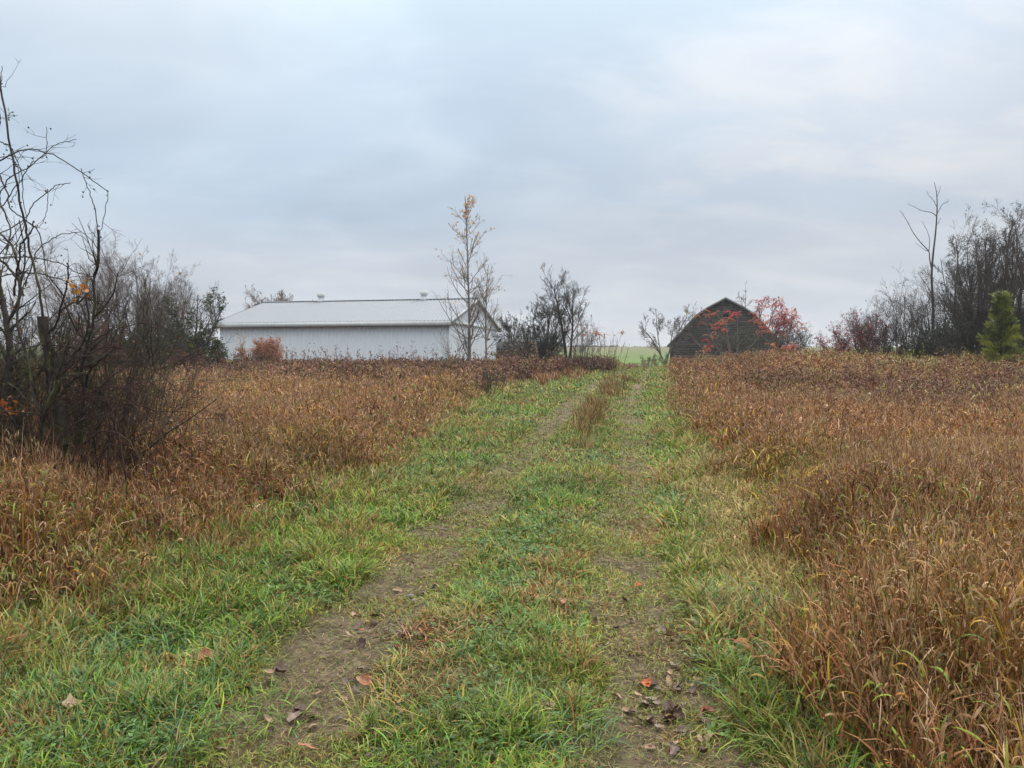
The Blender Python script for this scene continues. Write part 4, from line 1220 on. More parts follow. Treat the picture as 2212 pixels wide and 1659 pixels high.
    spec = [(2078, 440, 41, 'tall bare many-stemmed tree with a spiky top right of the dead tree'), (2112, 478, 39, 'arching bare tree behind the left side of the young cedar'),
            (2150, 432, 40, 'tall bare tree standing behind the young cedar'), (2192, 455, 38, 'bare tree at the right picture edge behind the cedar'),
            (2235, 430, 38, 'bare tree cut by the right picture edge'), (2285, 440, 39, 'bare tree just beyond the right picture edge')]
    for i, (ux, uy, D, lb) in enumerate(spec):
        tree(220 + i, ux, uy, D, lb, W=62, bark=M_BARK_MID, r=0.08, ns=6, spread=(2, 22), n0=12, n1=8, n2=6, n3=2, ang=0.7, l0=0.40, hf=0.86, base_r=0.8, tmin=0.18, wan=0.075, up1=0.06, rm=0.005,
             leaf=dict(p=0.04, s=0.09, pal=[(0.035, 0.03, 0.022), (0.04, 0.05, 0.03)], w=[1, 1], z0=0, z1=0.1))
    for i, (ux, uy, D, lb) in enumerate([(1985, 705, 39, 'dark evergreen understorey shrub below the dead forked tree'), (2045, 690, 38, 'dark green understorey shrub left of the young cedar'),
                                         (2105, 660, 39, 'tall dark green shrub touching the left of the young cedar'), (2210, 640, 37, 'dark green shrub filling the right edge beside the cedar'), (2165, 640, 42, 'dark green undergrowth directly behind the young cedar')]):
        shrub(230 + i, ux, uy, D, lb, W=48, name='green_shrub', ns=16, base_r=1.1, spread=(3, 42), r=0.03, n1=9, n2=7, n3=3, leaf=dict(p=0.28, s=0.11, pal=[(0.022, 0.032, 0.018), (0.035, 0.045, 0.022), (0.03, 0.03, 0.02)], w=[3, 2, 2]))
    # dead forked tree, traced
    D = 43.5
    b = ptbase(2011, D)
    lines = [([(2011, 772), (2013, 720), (2012, 660), (2008, 600), (2010, 555), (2015, 500), (2017, 450), (2015, 420), (2010, 398)], 0.085, 0.012),
             ([(2009, 590), (2003, 560), (2001, 545), (1985, 528), (1967, 505), (1950, 475), (1937, 457)], 0.04, 0.01),
             ([(2001, 545), (1990, 540), (1971, 526)], 0.02, 0.008), ([(2001, 545), (2002, 520), (1996, 500), (1985, 480)], 0.022, 0.008),
             ([(2016, 470), (2005, 462), (1985, 458), (1968, 450), (1953, 444)], 0.025, 0.008), ([(2016, 450), (2008, 435), (1998, 425), (1994, 416)], 0.02, 0.008),
             ([(2017, 465), (2028, 445), (2038, 440), (2042, 434)], 0.02, 0.007), ([(2016, 430), (2022, 415), (2023, 406)], 0.016, 0.006),
             ([(2010, 640), (2000, 620), (1985, 600), (1978, 588)], 0.025, 0.008), ([(2016, 490), (2022, 480), (2026, 473)], 0.014, 0.006)]
    rng = np.random.default_rng(240)
    ta, ba = Acc(), Acc()
    for i, (pl, r0, r1) in enumerate(lines):
        dz = rng.uniform(-0.8, 0.8) if i else 0
        P = np.array([U(x_, y_, D + dz * (k / (len(pl) - 1))) for k, (x_, y_) in enumerate(pl)]) - b
        if i == 0:
            P[0, 2] = -0.1
        P = smooth_line(P, 5)
        rr = np.linspace(r0, r1, len(P))
        tubes(ta if i == 0 else ba, P[:-1], P[1:], rr[:-1], rr[1:], sides=6 if i == 0 else 4)
        if i:
            k = np.arange(3, len(P) - 1, 4)
            tip = P[k] + unit(rng.normal(0, 1, (len(k), 3)) + np.array([0, 0, 1.0])) * 0.14
            tubes(ba, P[k], tip, rr[k] * 0.6, np.full(len(k), 0.005), sides=3)
    e = empty('dead_tree', b, 'dead grey forked tree towering above the left part of the thicket', 'tree')
    new_obj('trunk', ta.mesh('trunk', True, False), M_BARK_MID, e)
    new_obj('crown', ba.mesh('crown', False, False), M_BARK_MID, e)
    # young cedar
    rng = np.random.default_rng(250)
    D = 31.0
    b = ptbase(2160, D)
    Hc = hgt(622, D, b)
    la = Acc()
    nb = 120
    bt = (np.arange(nb) + rng.random(nb)) / nb
    ba_ = rng.random(nb) * 2 * pi
    bl = (1.15 * (1 - bt) ** 0.95 + 0.06) * (0.62 + 0.55 * rng.random(nb))
    be = np.radians(12 + 30 * bt + rng.normal(0, 10, nb))
    rep_ = 150
    bi = np.repeat(np.arange(nb), rep_)
    n = len(bi)
    u = rng.random(n) ** 0.6
    r = bl[bi] * u
    sp = 0.26 * np.sin(np.clip(u, 0, 1) * pi * 0.85 + 0.25) * rng.normal(0, 0.55, n)
    P = np.stack([r * np.cos(be[bi]) * np.cos(ba_[bi]) - sp * np.sin(ba_[bi]), r * np.cos(be[bi]) * np.sin(ba_[bi]) + sp * np.cos(ba_[bi]),
                  0.05 + bt[bi] * (Hc - 0.35) + r * np.sin(be[bi]) - 0.12 * r * r + rng.normal(0, 0.045, n)], -1)
    a = ba_[bi] + rng.normal(0, 0.8, n)
    bc = pick(rng, [(0.19, 0.225, 0.028), (0.12, 0.155, 0.022), (0.26, 0.28, 0.035), (0.06, 0.08, 0.02)], [4, 4, 2, 4], nb, 0.35)
    c = bc[bi] * (0.75 + 0.5 * rng.random((n, 1)))
    blades(la, P, a, 0.15 * (0.6 + 0.7 * rng.random(n)), np.radians(10 + 50 * rng.random(n)), np.radians(rng.normal(0, 30, n)), np.full(n, 0.032), 2, c, c * 1.1, twist=rng.normal(0, 0.9, n))
    e = empty('cedar_tree', b, 'young yellow-green cedar standing before the thicket at right', 'tree')
    ta = Acc()
    tubes(ta, [(0, 0, -0.1), (0.02, 0, Hc * 0.5)], [(0.02, 0, Hc * 0.5), (0, 0.02, Hc * 0.97)], [0.07, 0.04], [0.04, 0.008], sides=7)
    new_obj('trunk', ta.mesh('trunk', True, False), M_BARK_DARK, e)
    new_obj('crown', la.mesh('crown'), M_GRASS, e)
    # ---- stalky plant in the left field beside the track, and small ones on the right
    shrub(260, 1066, 778, 26.5, 'dark stalky dead weed bush standing alone left of the track', W=32, name='dead_bush', ns=7, base_r=0.3, spread=(2, 22), r=0.013, n1=8, n2=5, n3=0, l1=0.3, l2=0.4, rm=0.006, bark=M_BARK_DARK,
          leaf=dict(p=0.18, s=0.06, pal=[(0.07, 0.04, 0.025), (0.12, 0.10, 0.03)], w=[2, 1]))
    shrub(261, 1665, 775, 42, 'small dark reddish sapling in the weeds right of the grey barn', name='dead_bush', ns=4, base_r=0.2, spread=(10, 38), r=0.018, n1=6, n2=4, n3=0, bark=M_BARK_RED)

def smooth_line(P, k):
    """Catmull-Rom subdivision"""
    P = np.asarray(P, float)
    if len(P) < 3:
        t = np.linspace(0, 1, k + 1)[:, None]
        return P[0] * (1 - t) + P[-1] * t
    Q = np.concatenate([[2 * P[0] - P[1]], P, [2 * P[-1] - P[-2]]])
    o = []
    for i in range(1, len(Q) - 2):
        for j in range(k):
            t = j / k
            o.append(0.5 * (2 * Q[i] + (Q[i + 1] - Q[i - 1]) * t + (2 * Q[i - 1] - 5 * Q[i] + 4 * Q[i + 1] - Q[i + 2]) * t * t + (3 * Q[i] - Q[i - 1] - 3 * Q[i + 1] + Q[i + 2]) * t ** 3))
    o.append(P[-1])
    return np.array(o)

# ------------------------------------------------------------------ near thicket at left
def build_thicket():
    rng = np.random.default_rng(300)
    singles = []
    NR = 0.74
    def traced(lines, b, twig_n, rmin=0.0025, twl=0.22, sides=5, depth_j=0.5, acc=None, tacc=None, lv2=2, D0=9.0, spr=0.75):
        A = acc or Acc()
        T = tacc or Acc()
        allnodes = []
        singles.clear()
        for (pl, D, r0, r1) in lines:
            D, r0, r1 = D * NR, r0 * NR, r1 * NR
            dj = rng.uniform(-depth_j, depth_j)
            P = np.array([U(x_, y_, D + dj * (k / max(1, len(pl) - 1))) for k, (x_, y_) in enumerate(pl)]) - b
            P = smooth_line(P, 5)
            P[1:-1] += rng.normal(0, 0.0035, (len(P) - 2, 3))
            rr = np.linspace(r0, r1, len(P))
            A1 = Acc()
            tubes(A1, P[:-1], P[1:], rr[:-1], rr[1:], sides=sides)
            singles.append(A1)
            A.add(np.concatenate(A1.v), [np.concatenate(f) for f in A1.f.values()])
            allnodes.append(P)
            if twig_n:
                seglen = np.linalg.norm(P[1:] - P[:-1], axis=1).sum()
                m = int(twig_n * seglen)
                if m:
                    i = rng.integers(1, len(P) - 1, m)
                    d = unit(P[i + 1] - P[i - 1] if len(P) > 2 else P[i])
                    perp = unit(np.cross(d, rng.normal(0, 1, (m, 3))))
                    d0 = d * cos(spr) + perp * sin(spr)
                    o, last = grow(rng, P[i], d0, twl * (0.3 + rng.random(m)), np.maximum(rr[i] * 0.5, rmin), [
                        dict(seg=4, wan=0.2, up=0.05), dict(n=lv2, seg=3, wan=0.2, up=0.02, ang=0.8, L=0.5, tmin=0.2, R=0.7, rmin=rmin * 0.8)])
                    for lv in o:
                        tubes(T, *lv, sides=3)
                    allnodes.append(o[1][1])
        return A, T, np.concatenate([a.reshape(-1, 3) for a in allnodes])
    # 1 old trunk with a broken mossy top
    b = np.array([X(140, 9.0 * NR), 9.0 * NR, 0.0])
    A, T, _ = traced([([(95, 684), (100, 725), (108, 765), (113, 820), (121, 870), (132, 925), (141, 975), (150, 1068)], 9.0, 0.055, 0.078)], b, 0, sides=9, depth_j=0.2)
    A2, T, _ = traced([([(113, 820), (130, 795), (150, 780), (176, 748), (195, 700), (188, 640)], 9.0, 0.018, 0.009), ([(108, 765), (90, 800), (60, 838), (20, 880), (-25, 930)], 9.0, 0.017, 0.010),
                       ([(121, 870), (150, 830), (190, 790), (235, 752), (262, 700), (280, 650)], 9.1, 0.016, 0.006), ([(100, 725), (125, 700), (136, 660), (152, 600), (150, 570)], 8.9, 0.015, 0.007)], b, 12.0)
    e = empty('old_tree', b, 'old dark trunk with broken mossy top in the near left thicket', 'tree')
    new_obj('trunk', A.mesh('trunk', True, False), M_BARK_NEAR, e)
    T.add(np.concatenate(A2.v), [np.concatenate(f) for f in A2.f.values()])
    new_obj('crown', T.mesh('crown', False, False), M_BARK_NEAR, e)
    # 2 left trunk
    b = np.array([X(30, 9.4 * NR), 9.4 * NR, 0.0])
    A, T, nodes = traced([([(20, 1060), (28, 960), (18, 880), (22, 790), (18, 700), (8, 640)], 9.4, 0.055, 0.034), ([(18, 700), (45, 650), (46, 600), (44, 570), (30, 530), (0, 500)], 9.4, 0.022, 0.011),
                          ([(8, 640), (2, 580), (-5, 520), (-15, 440), (-10, 360)], 9.3, 0.024, 0.010)], b, 15.0, sides=7, twl=0.38)
    e = empty('thorn_tree', b, 'dark crooked thorn tree cut by the left picture edge', 'tree')
    new_obj('trunk', A.mesh('trunk', True, False), M_BARK_NEAR, e)
    new_obj('crown', T.mesh('crown', False, False), M_BARK_NEAR, e)
    # 3 third and fourth stems
    b = np.array([X(185, 9.2 * NR), 9.2 * NR, 0.0])
    A, T, nodes = traced([([(196, 1060), (180, 1010), (172, 965), (176, 900), (182, 850), (178, 800), (190, 740), (205, 690), (208, 600)], 9.2, 0.028, 0.012),
                          ([(182, 850), (195, 800), (230, 770), (262, 745)], 9.2, 0.016, 0.006), ([(208, 600), (217, 564), (219, 499)], 9.2, 0.02, 0.01),
                          ([(190, 740), (160, 700), (140, 640), (112, 600)], 9.2, 0.013, 0.006), ([(205, 690), (245, 640), (260, 590)], 9.2, 0.011, 0.005)], b, 15.0, sides=6, twl=0.38)
    e = empty('thorn_tree', b, 'slender thorn tree right of the mossy broken trunk', 'tree')
    new_obj('trunk', A.mesh('trunk', True, False), M_BARK_NEAR, e)
    new_obj('crown', T.mesh('crown', False, False), M_BARK_NEAR, e)
    b = np.array([X(72, 8.6 * NR), 8.6 * NR, 0.0])
    A, T, nodes = traced([([(60, 1080), (68, 1000), (85, 950), (92, 900), (115, 850), (128, 800), (150, 740)], 8.6, 0.032, 0.015), ([(92, 900), (70, 850), (62, 780), (40, 700), (46, 640), (60, 560), (50, 480)], 8.6, 0.02, 0.007),
                          ([(68, 1000), (40, 940), (20, 900), (-20, 860)], 8.6, 0.02, 0.01)], b, 15.0, sides=6, twl=0.38)
    e = empty('thorn_tree', b, 'black leaning thorn tree between the edge tree and mossy trunk', 'tree')
    new_obj('trunk', A.mesh('trunk', True, False), M_BARK_NEAR, e)
    new_obj('crown', T.mesh('crown', False, False), M_BARK_NEAR, e)
    # 4 straight long vine
    b = np.array([X(92, 8.8 * NR), 8.8 * NR, 0.0])
    A, T, _ = traced([([(-12, 40), (0, 108), (16, 194), (35, 330), (52, 437), (64, 503), (78, 576), (92, 644), (104, 760), (110, 900), (112, 1060)], 8.8, 0.009, 0.015)], b, 1.2, sides=6, depth_j=0.1, twl=0.15)
    e = empty('vine', b, 'long straight dark vine running up out of the picture at left', 'vine')
    new_obj('stem', A.mesh('stem', True, False), M_BARK_NEAR, e)
    new_obj('twigs', T.mesh('twigs', False, False), M_BARK_NEAR, e)
    # 5 arching vines, upper left
    b = np.array([X(10, 8.7 * NR), 8.7 * NR, 0.0])
    up = [([(-60, 420), (0, 361), (38, 337), (73, 328), (108, 334), (139, 347), (187, 378), (241, 417)], 8.7, 0.0095, 0.0048),
          ([(241, 417), (236, 450), (229, 482), (222, 515), (219, 560)], 8.7, 0.0041, 0.0041), ([(184, 368), (201, 417), (212, 455), (217, 500), (218, 570)], 8.7, 0.0041, 0.0068),
          ([(-10, 448), (0, 437), (35, 385), (69, 368), (108, 335), (139, 316), (175, 307)], 8.6, 0.0082, 0.0034), ([(111, 332), (112, 281)], 8.7, 0.0041, 0.0027),
          ([(0, 309), (28, 319), (42, 337), (57, 382), (59, 430), (66, 480)], 8.8, 0.0068, 0.0041), ([(161, 399), (132, 404), (112, 418), (83, 441), (62, 476), (20, 500), (-10, 510)], 8.9, 0.0041, 0.0075),
          ([(112, 412), (112, 440), (106, 470), (92, 494), (85, 490)], 8.9, 0.0041, 0.0027), ([(182, 503), (139, 509), (110, 525), (87, 542), (76, 569), (60, 620)], 8.8, 0.0041, 0.0082),
          ([(0, 230), (6, 260), (14, 265), (8, 300), (-5, 320)], 8.8, 0.0068, 0.0054), ([(20, 152), (16, 190), (12, 230), (14, 262)], 8.8, 0.0034, 0.0054), ([(-5, 186), (12, 194), (28, 196)], 8.8, 0.0034, 0.0027),
          ([(38, 250), (26, 262), (33, 264)], 8.8, 0.0034, 0.0027), ([(-10, 350), (8, 380), (15, 400), (25, 420), (30, 452), (60, 476), (88, 500), (100, 545), (105, 600)], 8.9, 0.0095, 0.0054),
          ([(-10, 470), (20, 440), (40, 410), (60, 385), (75, 360), (90, 350), (110, 340)], 8.8, 0.0068, 0.0034), ([(-10, 500), (10, 520), (40, 530), (65, 480)], 9.0, 0.0082, 0.0054),
          ([(0, 400), (10, 440), (30, 500), (20, 540)], 9.0, 0.0095, 0.0082), ([(35, 640), (40, 600), (48, 560), (52, 530), (75, 500), (80, 480)], 9.1, 0.0136, 0.0068), ([(-10, 545), (20, 575), (40, 600), (55, 640)], 9.0, 0.0136, 0.0150),
          ([(0, 350), (20, 345), (40, 352), (50, 370), (48, 410), (30, 440)], 8.9, 0.0054, 0.0034), ([(-5, 560), (40, 556), (90, 560), (140, 572), (170, 590), (210, 600)], 8.9, 0.0082, 0.0041),
          ([(-5, 600), (60, 590), (120, 600), (170, 622), (214, 668)], 8.9, 0.0082, 0.0041)]
    A, T, nodes = traced(up, b, 4.0, sides=5, twl=0.22, rmin=0.0022)
    e = empty('vine', b, 'arching thorny vine looping against the sky at upper left', 'vine')
    for q in singles:
        new_obj('stem', q.mesh('stem', True, False), M_BARK_NEAR, e)
    new_obj('twigs', T.mesh('twigs', False, False), M_BARK_CANE, e)
    Bc = Acc()
    sel = nodes[rng.choice(len(nodes), 70)] + rng.normal(0, 0.012, (70, 3))
    for q in sel:
        ico(Bc, q, 0.008)
    new_obj('berries', Bc.mesh('berries', True), simple_mat('dark_berries', (0.01, 0.009, 0.014), 0.35), e)
    # 6 lower arching canes
    b = np.array([X(190, 8.6 * NR), 8.6 * NR, 0.0])
    lo = [([(85, 905), (103, 873), (145, 858), (191, 847), (230, 838), (267, 839), (300, 843), (325, 851), (367, 870)], 8.5, 0.0074, 0.0035), ([(100, 985), (145, 927), (190, 900), (229, 885), (286, 873), (344, 889), (405, 889), (430, 905)], 8.3, 0.0087, 0.0035),
          ([(180, 960), (210, 935), (248, 935), (279, 958), (296, 985), (310, 1030)], 8.2, 0.0099, 0.0056), ([(61, 793), (120, 800), (191, 789), (240, 783), (302, 780)], 8.8, 0.0074, 0.0049),
          ([(110, 830), (160, 786), (214, 755), (245, 750), (275, 755), (300, 765), (325, 786), (329, 828)], 8.7, 0.0087, 0.0042), ([(160, 880), (200, 850), (240, 815), (285, 790), (330, 800), (365, 825), (382, 843)], 8.6, 0.0074, 0.0035),
          ([(90, 900), (140, 870), (200, 858), (262, 862), (300, 885), (330, 915), (352, 950)], 8.4, 0.0068, 0.0035), ([(150, 1000), (185, 950), (230, 900), (270, 880), (310, 895), (340, 930), (356, 975), (365, 1010)], 8.2, 0.0074, 0.0035),
          ([(40, 760), (90, 745), (150, 750), (200, 770), (260, 800), (300, 850)], 8.9, 0.0068, 0.0035), ([(170, 640), (215, 655), (260, 690), (300, 740), (314, 800)], 8.8, 0.0062, 0.0035),
          ([(190, 740), (240, 720), (300, 700), (350, 705), (390, 730)], 8.7, 0.0056, 0.0030), ([(100, 700), (150, 660), (210, 650), (270, 665), (320, 700)], 9.0, 0.0062, 0.0030),
          ([(230, 1010), (236, 930), (232, 880), (236, 830), (228, 780), (238, 700)], 8.8, 0.0124, 0.0056), ([(270, 1070), (262, 980), (250, 930), (240, 880)], 8.5, 0.0136, 0.0084), ([(320, 820), (350, 850), (375, 880), (440, 840)], 8.6, 0.0037, 0.0030),
          ([(200, 1080), (212, 1000), (225, 960), (240, 940)], 8.3, 0.0050, 0.0042), ([(330, 690), (328, 750), (334, 800)], 8.8, 0.0037, 0.0056)]
    A, T, nodes = traced(lo, b, 9.0, sides=5, twl=0.20, rmin=0.0022)
    e = empty('bramble', b, 'reddish arching bramble canes reaching right over the brown grass', 'bramble')
    for q in singles:
        new_obj('cane', q.mesh('cane', True, False), M_BARK_CANE, e)
    new_obj('twigs', T.mesh('twigs', False, False), M_BARK_CANE, e)
    # 7 generated canes filling the tangle
    for j, (cxu, D, n, lb, lab) in enumerate([(40, 9.6, 24, 1.3, 'dense tangle of dark canes at the foot of the edge tree'), (130, 9.4, 24, 1.5, 'dense tangle of dark canes round the mossy broken trunk'),
                                              (215, 9.3, 22, 1.4, 'tangle of thin dark canes right of the mossy trunk'), (-60, 9.2, 10, 1.4, 'dark cane tangle just outside the left picture edge')]):
        D = D * NR
        b = np.array([X(cxu, D), D, 0.0])
        az = rng.random(n) * 2 * pi
        tl = np.radians(rng.uniform(5, 60, n))
        d = np.stack([np.sin(tl) * np.cos(az), np.sin(tl) * np.sin(az) * 0.6, np.cos(tl)], -1)
        p = np.stack([rng.normal(0, 0.28, n), rng.normal(0, 0.3, n), np.full(n, 0.0)], -1)
        o, last = grow(rng, p, d, lb * (0.7 + 0.9 * rng.random(n)), np.full(n, 0.0052), [dict(seg=10, wan=0.16, up=-0.06, taper=0.35), dict(n=9, seg=5, wan=0.2, up=-0.02, ang=0.9, L=0.34, tmin=0.15, R=0.55, rmin=0.003),
                                                                  dict(n=4, seg=3, wan=0.25, up=0.0, ang=0.8, L=0.45, tmin=0.1, R=0.6, rmin=0.002)])
        la = Acc()
        if j < 3:
            pts = last[0].reshape(-1, 3)
            m = rng.random(len(pts)) < 0.012
            leaf_quads(la, rng, pts[m], 0.05, [(0.14, 0.14, 0.03), (0.10, 0.06, 0.03), (0.08, 0.10, 0.03)], [2, 2, 1])
        plant('bramble', b, lab, 'bramble', o, M_BARK_CANE if j in (1, 2) else M_BARK_NEAR, la, 1)
    # crooked upright shrub stems with fine crown in the upper middle of the thicket
    for j, (ux, uy, D, lab) in enumerate([(150, 590, 7.6, 'crooked bare thorn bush rising behind the mossy trunk'), (20, 560, 7.7, 'crooked bare thorn bush behind the edge tree'), (235, 660, 7.4, 'crooked bare thorn bush at the right of the thicket'),
                                        (90, 545, 7.9, 'tallest fine-twigged thorn bush behind the straight vine'), (200, 560, 8.1, 'fine-twigged thorn bush standing farthest back in the near thicket'), (-30, 430, 7.6, 'tall thorn bush half outside the left picture edge')]):
        shrub(310 + j, ux, uy, D, lab, W=95, name='thorn_bush', ns=12, base_r=0.45, spread=(3, 34), r=0.010, n1=9, n2=7, n3=4, wan=0.19, rm=0.0018, l1=0.4, bark=M_BARK_NEAR, up=0.03,
              leaf=dict(p=0.008, s=0.04, pal=[(0.14, 0.13, 0.03), (0.30, 0.12, 0.03)], w=[3, 1]))
    # two orange leaf sprays
    for (ux, uy, D, n, lab, pal) in [(183, 628, 8.7, 18, 'small spray of orange leaves caught high in the thicket', [(0.55, 0.20, 0.02), (0.50, 0.28, 0.04)]),
                                     (10, 878, 8.5, 60, 'rusty orange leaf spray low at the left picture edge', [(0.40, 0.13, 0.03), (0.28, 0.08, 0.03)])]:
        q = U(ux, uy, D * NR)
        e = empty('leaf_spray', q, lab, 'leaves')
        la = Acc()
        leaf_quads(la, rng, rng.normal(0, 1, (n, 3)) * np.array([0.045 if n < 50 else 0.08, 0.04, 0.04]), 0.055, pal, [2, 1])
        new_obj('leaves', la.mesh('leaves'), M_LEAF, e)
        a = Acc()
        tips = rng.normal(0, 0.05, (9, 3))
        tubes(a, np.zeros((9, 3)) + np.array([[-0.05, 0, -0.12]]), tips, np.full(9, 0.004), np.full(9, 0.002), sides=3)
        new_obj('stems', a.mesh('stems', False, False), M_BARK_NEAR, e)

def ico(acc, c, r):
    t = (1 + 5 ** 0.5) / 2
    v = unit(np.array([(-1, t, 0), (1, t, 0), (-1, -t, 0), (1, -t, 0), (0, -1, t), (0, 1, t), (0, -1, -t), (0, 1, -t), (t, 0, -1), (t, 0, 1), (-t, 0, -1), (-t, 0, 1)], float)) * r + c
    f = np.array([(0, 11, 5), (0, 5, 1), (0, 1, 7), (0, 7, 10), (0, 10, 11), (1, 5, 9), (5, 11, 4), (11, 10, 2), (10, 7, 6), (7, 1, 8), (3, 9, 4), (3, 4, 2), (3, 2, 6), (3, 6, 8), (3, 8, 9), (4, 9, 5), (2, 4, 11), (6, 2, 10), (8, 6, 7), (9, 8, 1)])
    acc.add(v, f)

def simple_mat(name, c, rough=0.6, spec=0.4):
    m, t, b = mat_base(name)
    g = nd(t, 'ShaderNodeNewGeometry')
    n = nd(t, 'ShaderNodeTexNoise', Scale=6.0, Detail=5.0, Roughness=0.6)
    t.links.new(g.outputs['Position'], n.inputs['Vector'])
    c_ = ramp(t, n.outputs[0], [(0.25, tuple(v * 0.8 for v in c)), (0.75, tuple(min(1, v * 1.12) for v in c))])
    t.links.new(c_, b.inputs['Base Color'])
    b.inputs['Roughness'].default_value = rough
    b.inputs['Specular IOR Level'].default_value = spec
    return m

# ------------------------------------------------------------------ white barn
def painted_metal(name, c, streak=0.12, rough=0.45):
    m, t, b = mat_base(name)
    g = nd(t, 'ShaderNodeNewGeometry')
    mp = nd(t, 'ShaderNodeMapping')
    mp.inputs['Scale'].default_value = (2.2, 2.2, 0.15)
    t.links.new(g.outputs['Position'], mp.inputs[0])
    n = nd(t, 'ShaderNodeTexNoise', Scale=1.5, Detail=7.0, Roughness=0.65)
    t.links.new(mp.outputs[0], n.inputs['Vector'])
    f = ramp(t, n.outputs[0], [(0.3, (1 - streak * 1.6,) * 3), (0.6, (1, 1, 1))])
    c_ = mixc(t, 1.0, c, f, 'MULTIPLY')
    t.links.new(c_, b.inputs['Base Color'])
    b.inputs['Roughness'].default_value = rough
    return m

def build_white_barn():
    D0 = 56.0
    gx, gy = X(970, D0), D0
    gd = unit(np.array([3.1, 13.6, 0.0]))
    ld = np.array([-gd[1], gd[0], 0.0])      # along the long wall, to the left
    W, Ln = 14.0, 18.6
    zg = 0.62
    zE = 4.32 - zg
    zR = 1.6 + (1340 - 1126) / 2884 * 62.8 - zg + 0.05
    o0 = np.array([gx, gy, zg])
    e = empty('white_barn', o0, 'long white metal barn with low gable roof and two roof vents', 'barn')
    def L2W(v):   # local (a along long wall to left, b depth, z)
        v = np.asarray(v, float)
        return v[..., :1] * ld + v[..., 1:2] * gd + v[..., 2:3] * np.array([0, 0, 1.0])
    white = painted_metal('white_painted_steel', (0.74, 0.80, 0.86), 0.015)
    roofm = painted_metal('pale_roof_steel', (0.215, 0.24, 0.28), 0.05, 0.55)
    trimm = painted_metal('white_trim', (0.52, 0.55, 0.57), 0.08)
    darkm = simple_mat('near_black', (0.03, 0.03, 0.032))  # near-black colour of the eave soffit and the door edges
    # front (long) wall: ribbed sheet
    def ribbed(Lx, pitch, depth, rib=0.35):
        xs, ds = [], []
        x = 0.0
        while x < Lx:
            for f, dd in ((0, 0), (1 - rib, 0), (1 - rib * 0.75, 1), (1 - rib * 0.25, 1)):
                xs.append(min(Lx, x + f * pitch))
                ds.append(dd * depth)
            x += pitch
        xs.append(Lx)
        ds.append(0)
        return np.array(xs), np.array(ds)
    xs, ds = ribbed(Ln, 0.32, 0.085, 0.42)
    def sheet(acc, tops, bots):
        n = len(tops)
        v = np.concatenate([bots, tops])
        f = np.array([(i, i + 1, n + i + 1, n + i) for i in range(n - 1)])
        acc.add(v, f)
    a = Acc()
    z0, z1 = -0.3, zE
    sheet(a, L2W(np.stack([xs, -ds, np.full(len(xs), z1)], -1)), L2W(np.stack([xs, -ds, np.full(len(xs), z0)], -1)))
    new_obj('long_wall', a.mesh('long_wall', False, False), white, e)
    a = Acc()
    sheet(a, L2W(np.stack([xs, W + ds, np.full(len(xs), z1)], -1)), L2W(np.stack([xs, W + ds, np.full(len(xs), z0)], -1)))
    new_obj('long_wall', a.mesh('long_wall', False, False), white, e)
    ys, dy = ribbed(W, 0.30, 0.04)
    split = zE - 0.05
    for x_, sg in ((0.0, -1), (Ln, 1)):
        a = Acc()
        sheet(a, L2W(np.stack([x_ + sg * dy, ys, np.full(len(ys), split)], -1)), L2W(np.stack([x_ + sg * dy, ys, np.full(len(ys), z0)], -1)))
        new_obj('gable_wall', a.mesh('gable_wall', False, False), white, e)
    gh = lambda y_: zE + (zR - zE) * (1 - np.abs(y_ - W / 2) / (W / 2)) - 0.04
    for x_, sg in ((0.0, -1), (Ln, 1)):
        a = Acc()
        sheet(a, L2W(np.stack([x_ + sg * (dy + 0.05), ys, np.maximum(gh(ys), split + 0.001)], -1)), L2W(np.stack([x_ + sg * (dy + 0.05), ys, np.full(len(ys), split)], -1)))
        new_obj('gable', a.mesh('gable', False, False), white, e)
    # roof
    ov, ove = 0.45, 0.35
    slope = (zR - zE) / (W / 2)
    a = Acc()
    xr, dr = ribbed(Ln + 2 * ove, 0.30, 0.045, 0.3)
    xr = xr - ove
    for s in (0, 1):
        def P(y_, off):
            z_ = zR - slope * abs(y_ - W / 2) + 0.05
            return L2W(np.stack([xr, np.full(len(xr), y_), z_ + off], -1))
        ye = -ov if s == 0 else W + ov
        sheet(a, P(W / 2, dr), P(ye, dr))
    rf = new_obj('roof', a.mesh('roof', False, False), roofm, e)
    a = Acc()
    a.box((-ove, W / 2 - 0.22, zR + 0.06), (Ln + ove, W / 2 + 0.22, zR + 0.13), M=L2W)
    new_obj('ridge_cap', a.mesh('ridge_cap', False, False), trimm, rf)
    # fascia along eaves: deep pale board with dark soffit line under it
    a = Acc()
    zf = zE - slope * ov + 0.04
    a.box((-ove, -ov - 0.04, zf - 0.34), (Ln + ove, -ov, zf), M=L2W)
    a.box((-ove, W + ov, zf - 0.34), (Ln + ove, W + ov + 0.04, zf), M=L2W)
    new_obj('fascia', a.mesh('fascia', False, False), trimm, e)
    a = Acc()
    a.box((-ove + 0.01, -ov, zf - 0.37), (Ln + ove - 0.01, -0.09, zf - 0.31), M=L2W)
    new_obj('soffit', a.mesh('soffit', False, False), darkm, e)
    # rake boards on the gables
    a = Acc()
    for x_ in (-ove - 0.03, Ln + ove):
        for s in (-1, 1):
            ye = -ov if s < 0 else W + ov
            ze = zR - slope * abs(ye - W / 2) + 0.05
            v = np.array([(x_, W / 2, zR + 0.08), (x_, ye, ze + 0.03), (x_, ye, ze - 0.22), (x_, W / 2, zR - 0.17)])
            v2 = v + np.array([0.03, 0, 0])
            vv = L2W(np.concatenate([v, v2]))
            a.add(vv, np.array([(0, 1, 2, 3), (7, 6, 5, 4), (0, 4, 5, 1), (1, 5, 6, 2), (2, 6, 7, 3), (3, 7, 4, 0)]))
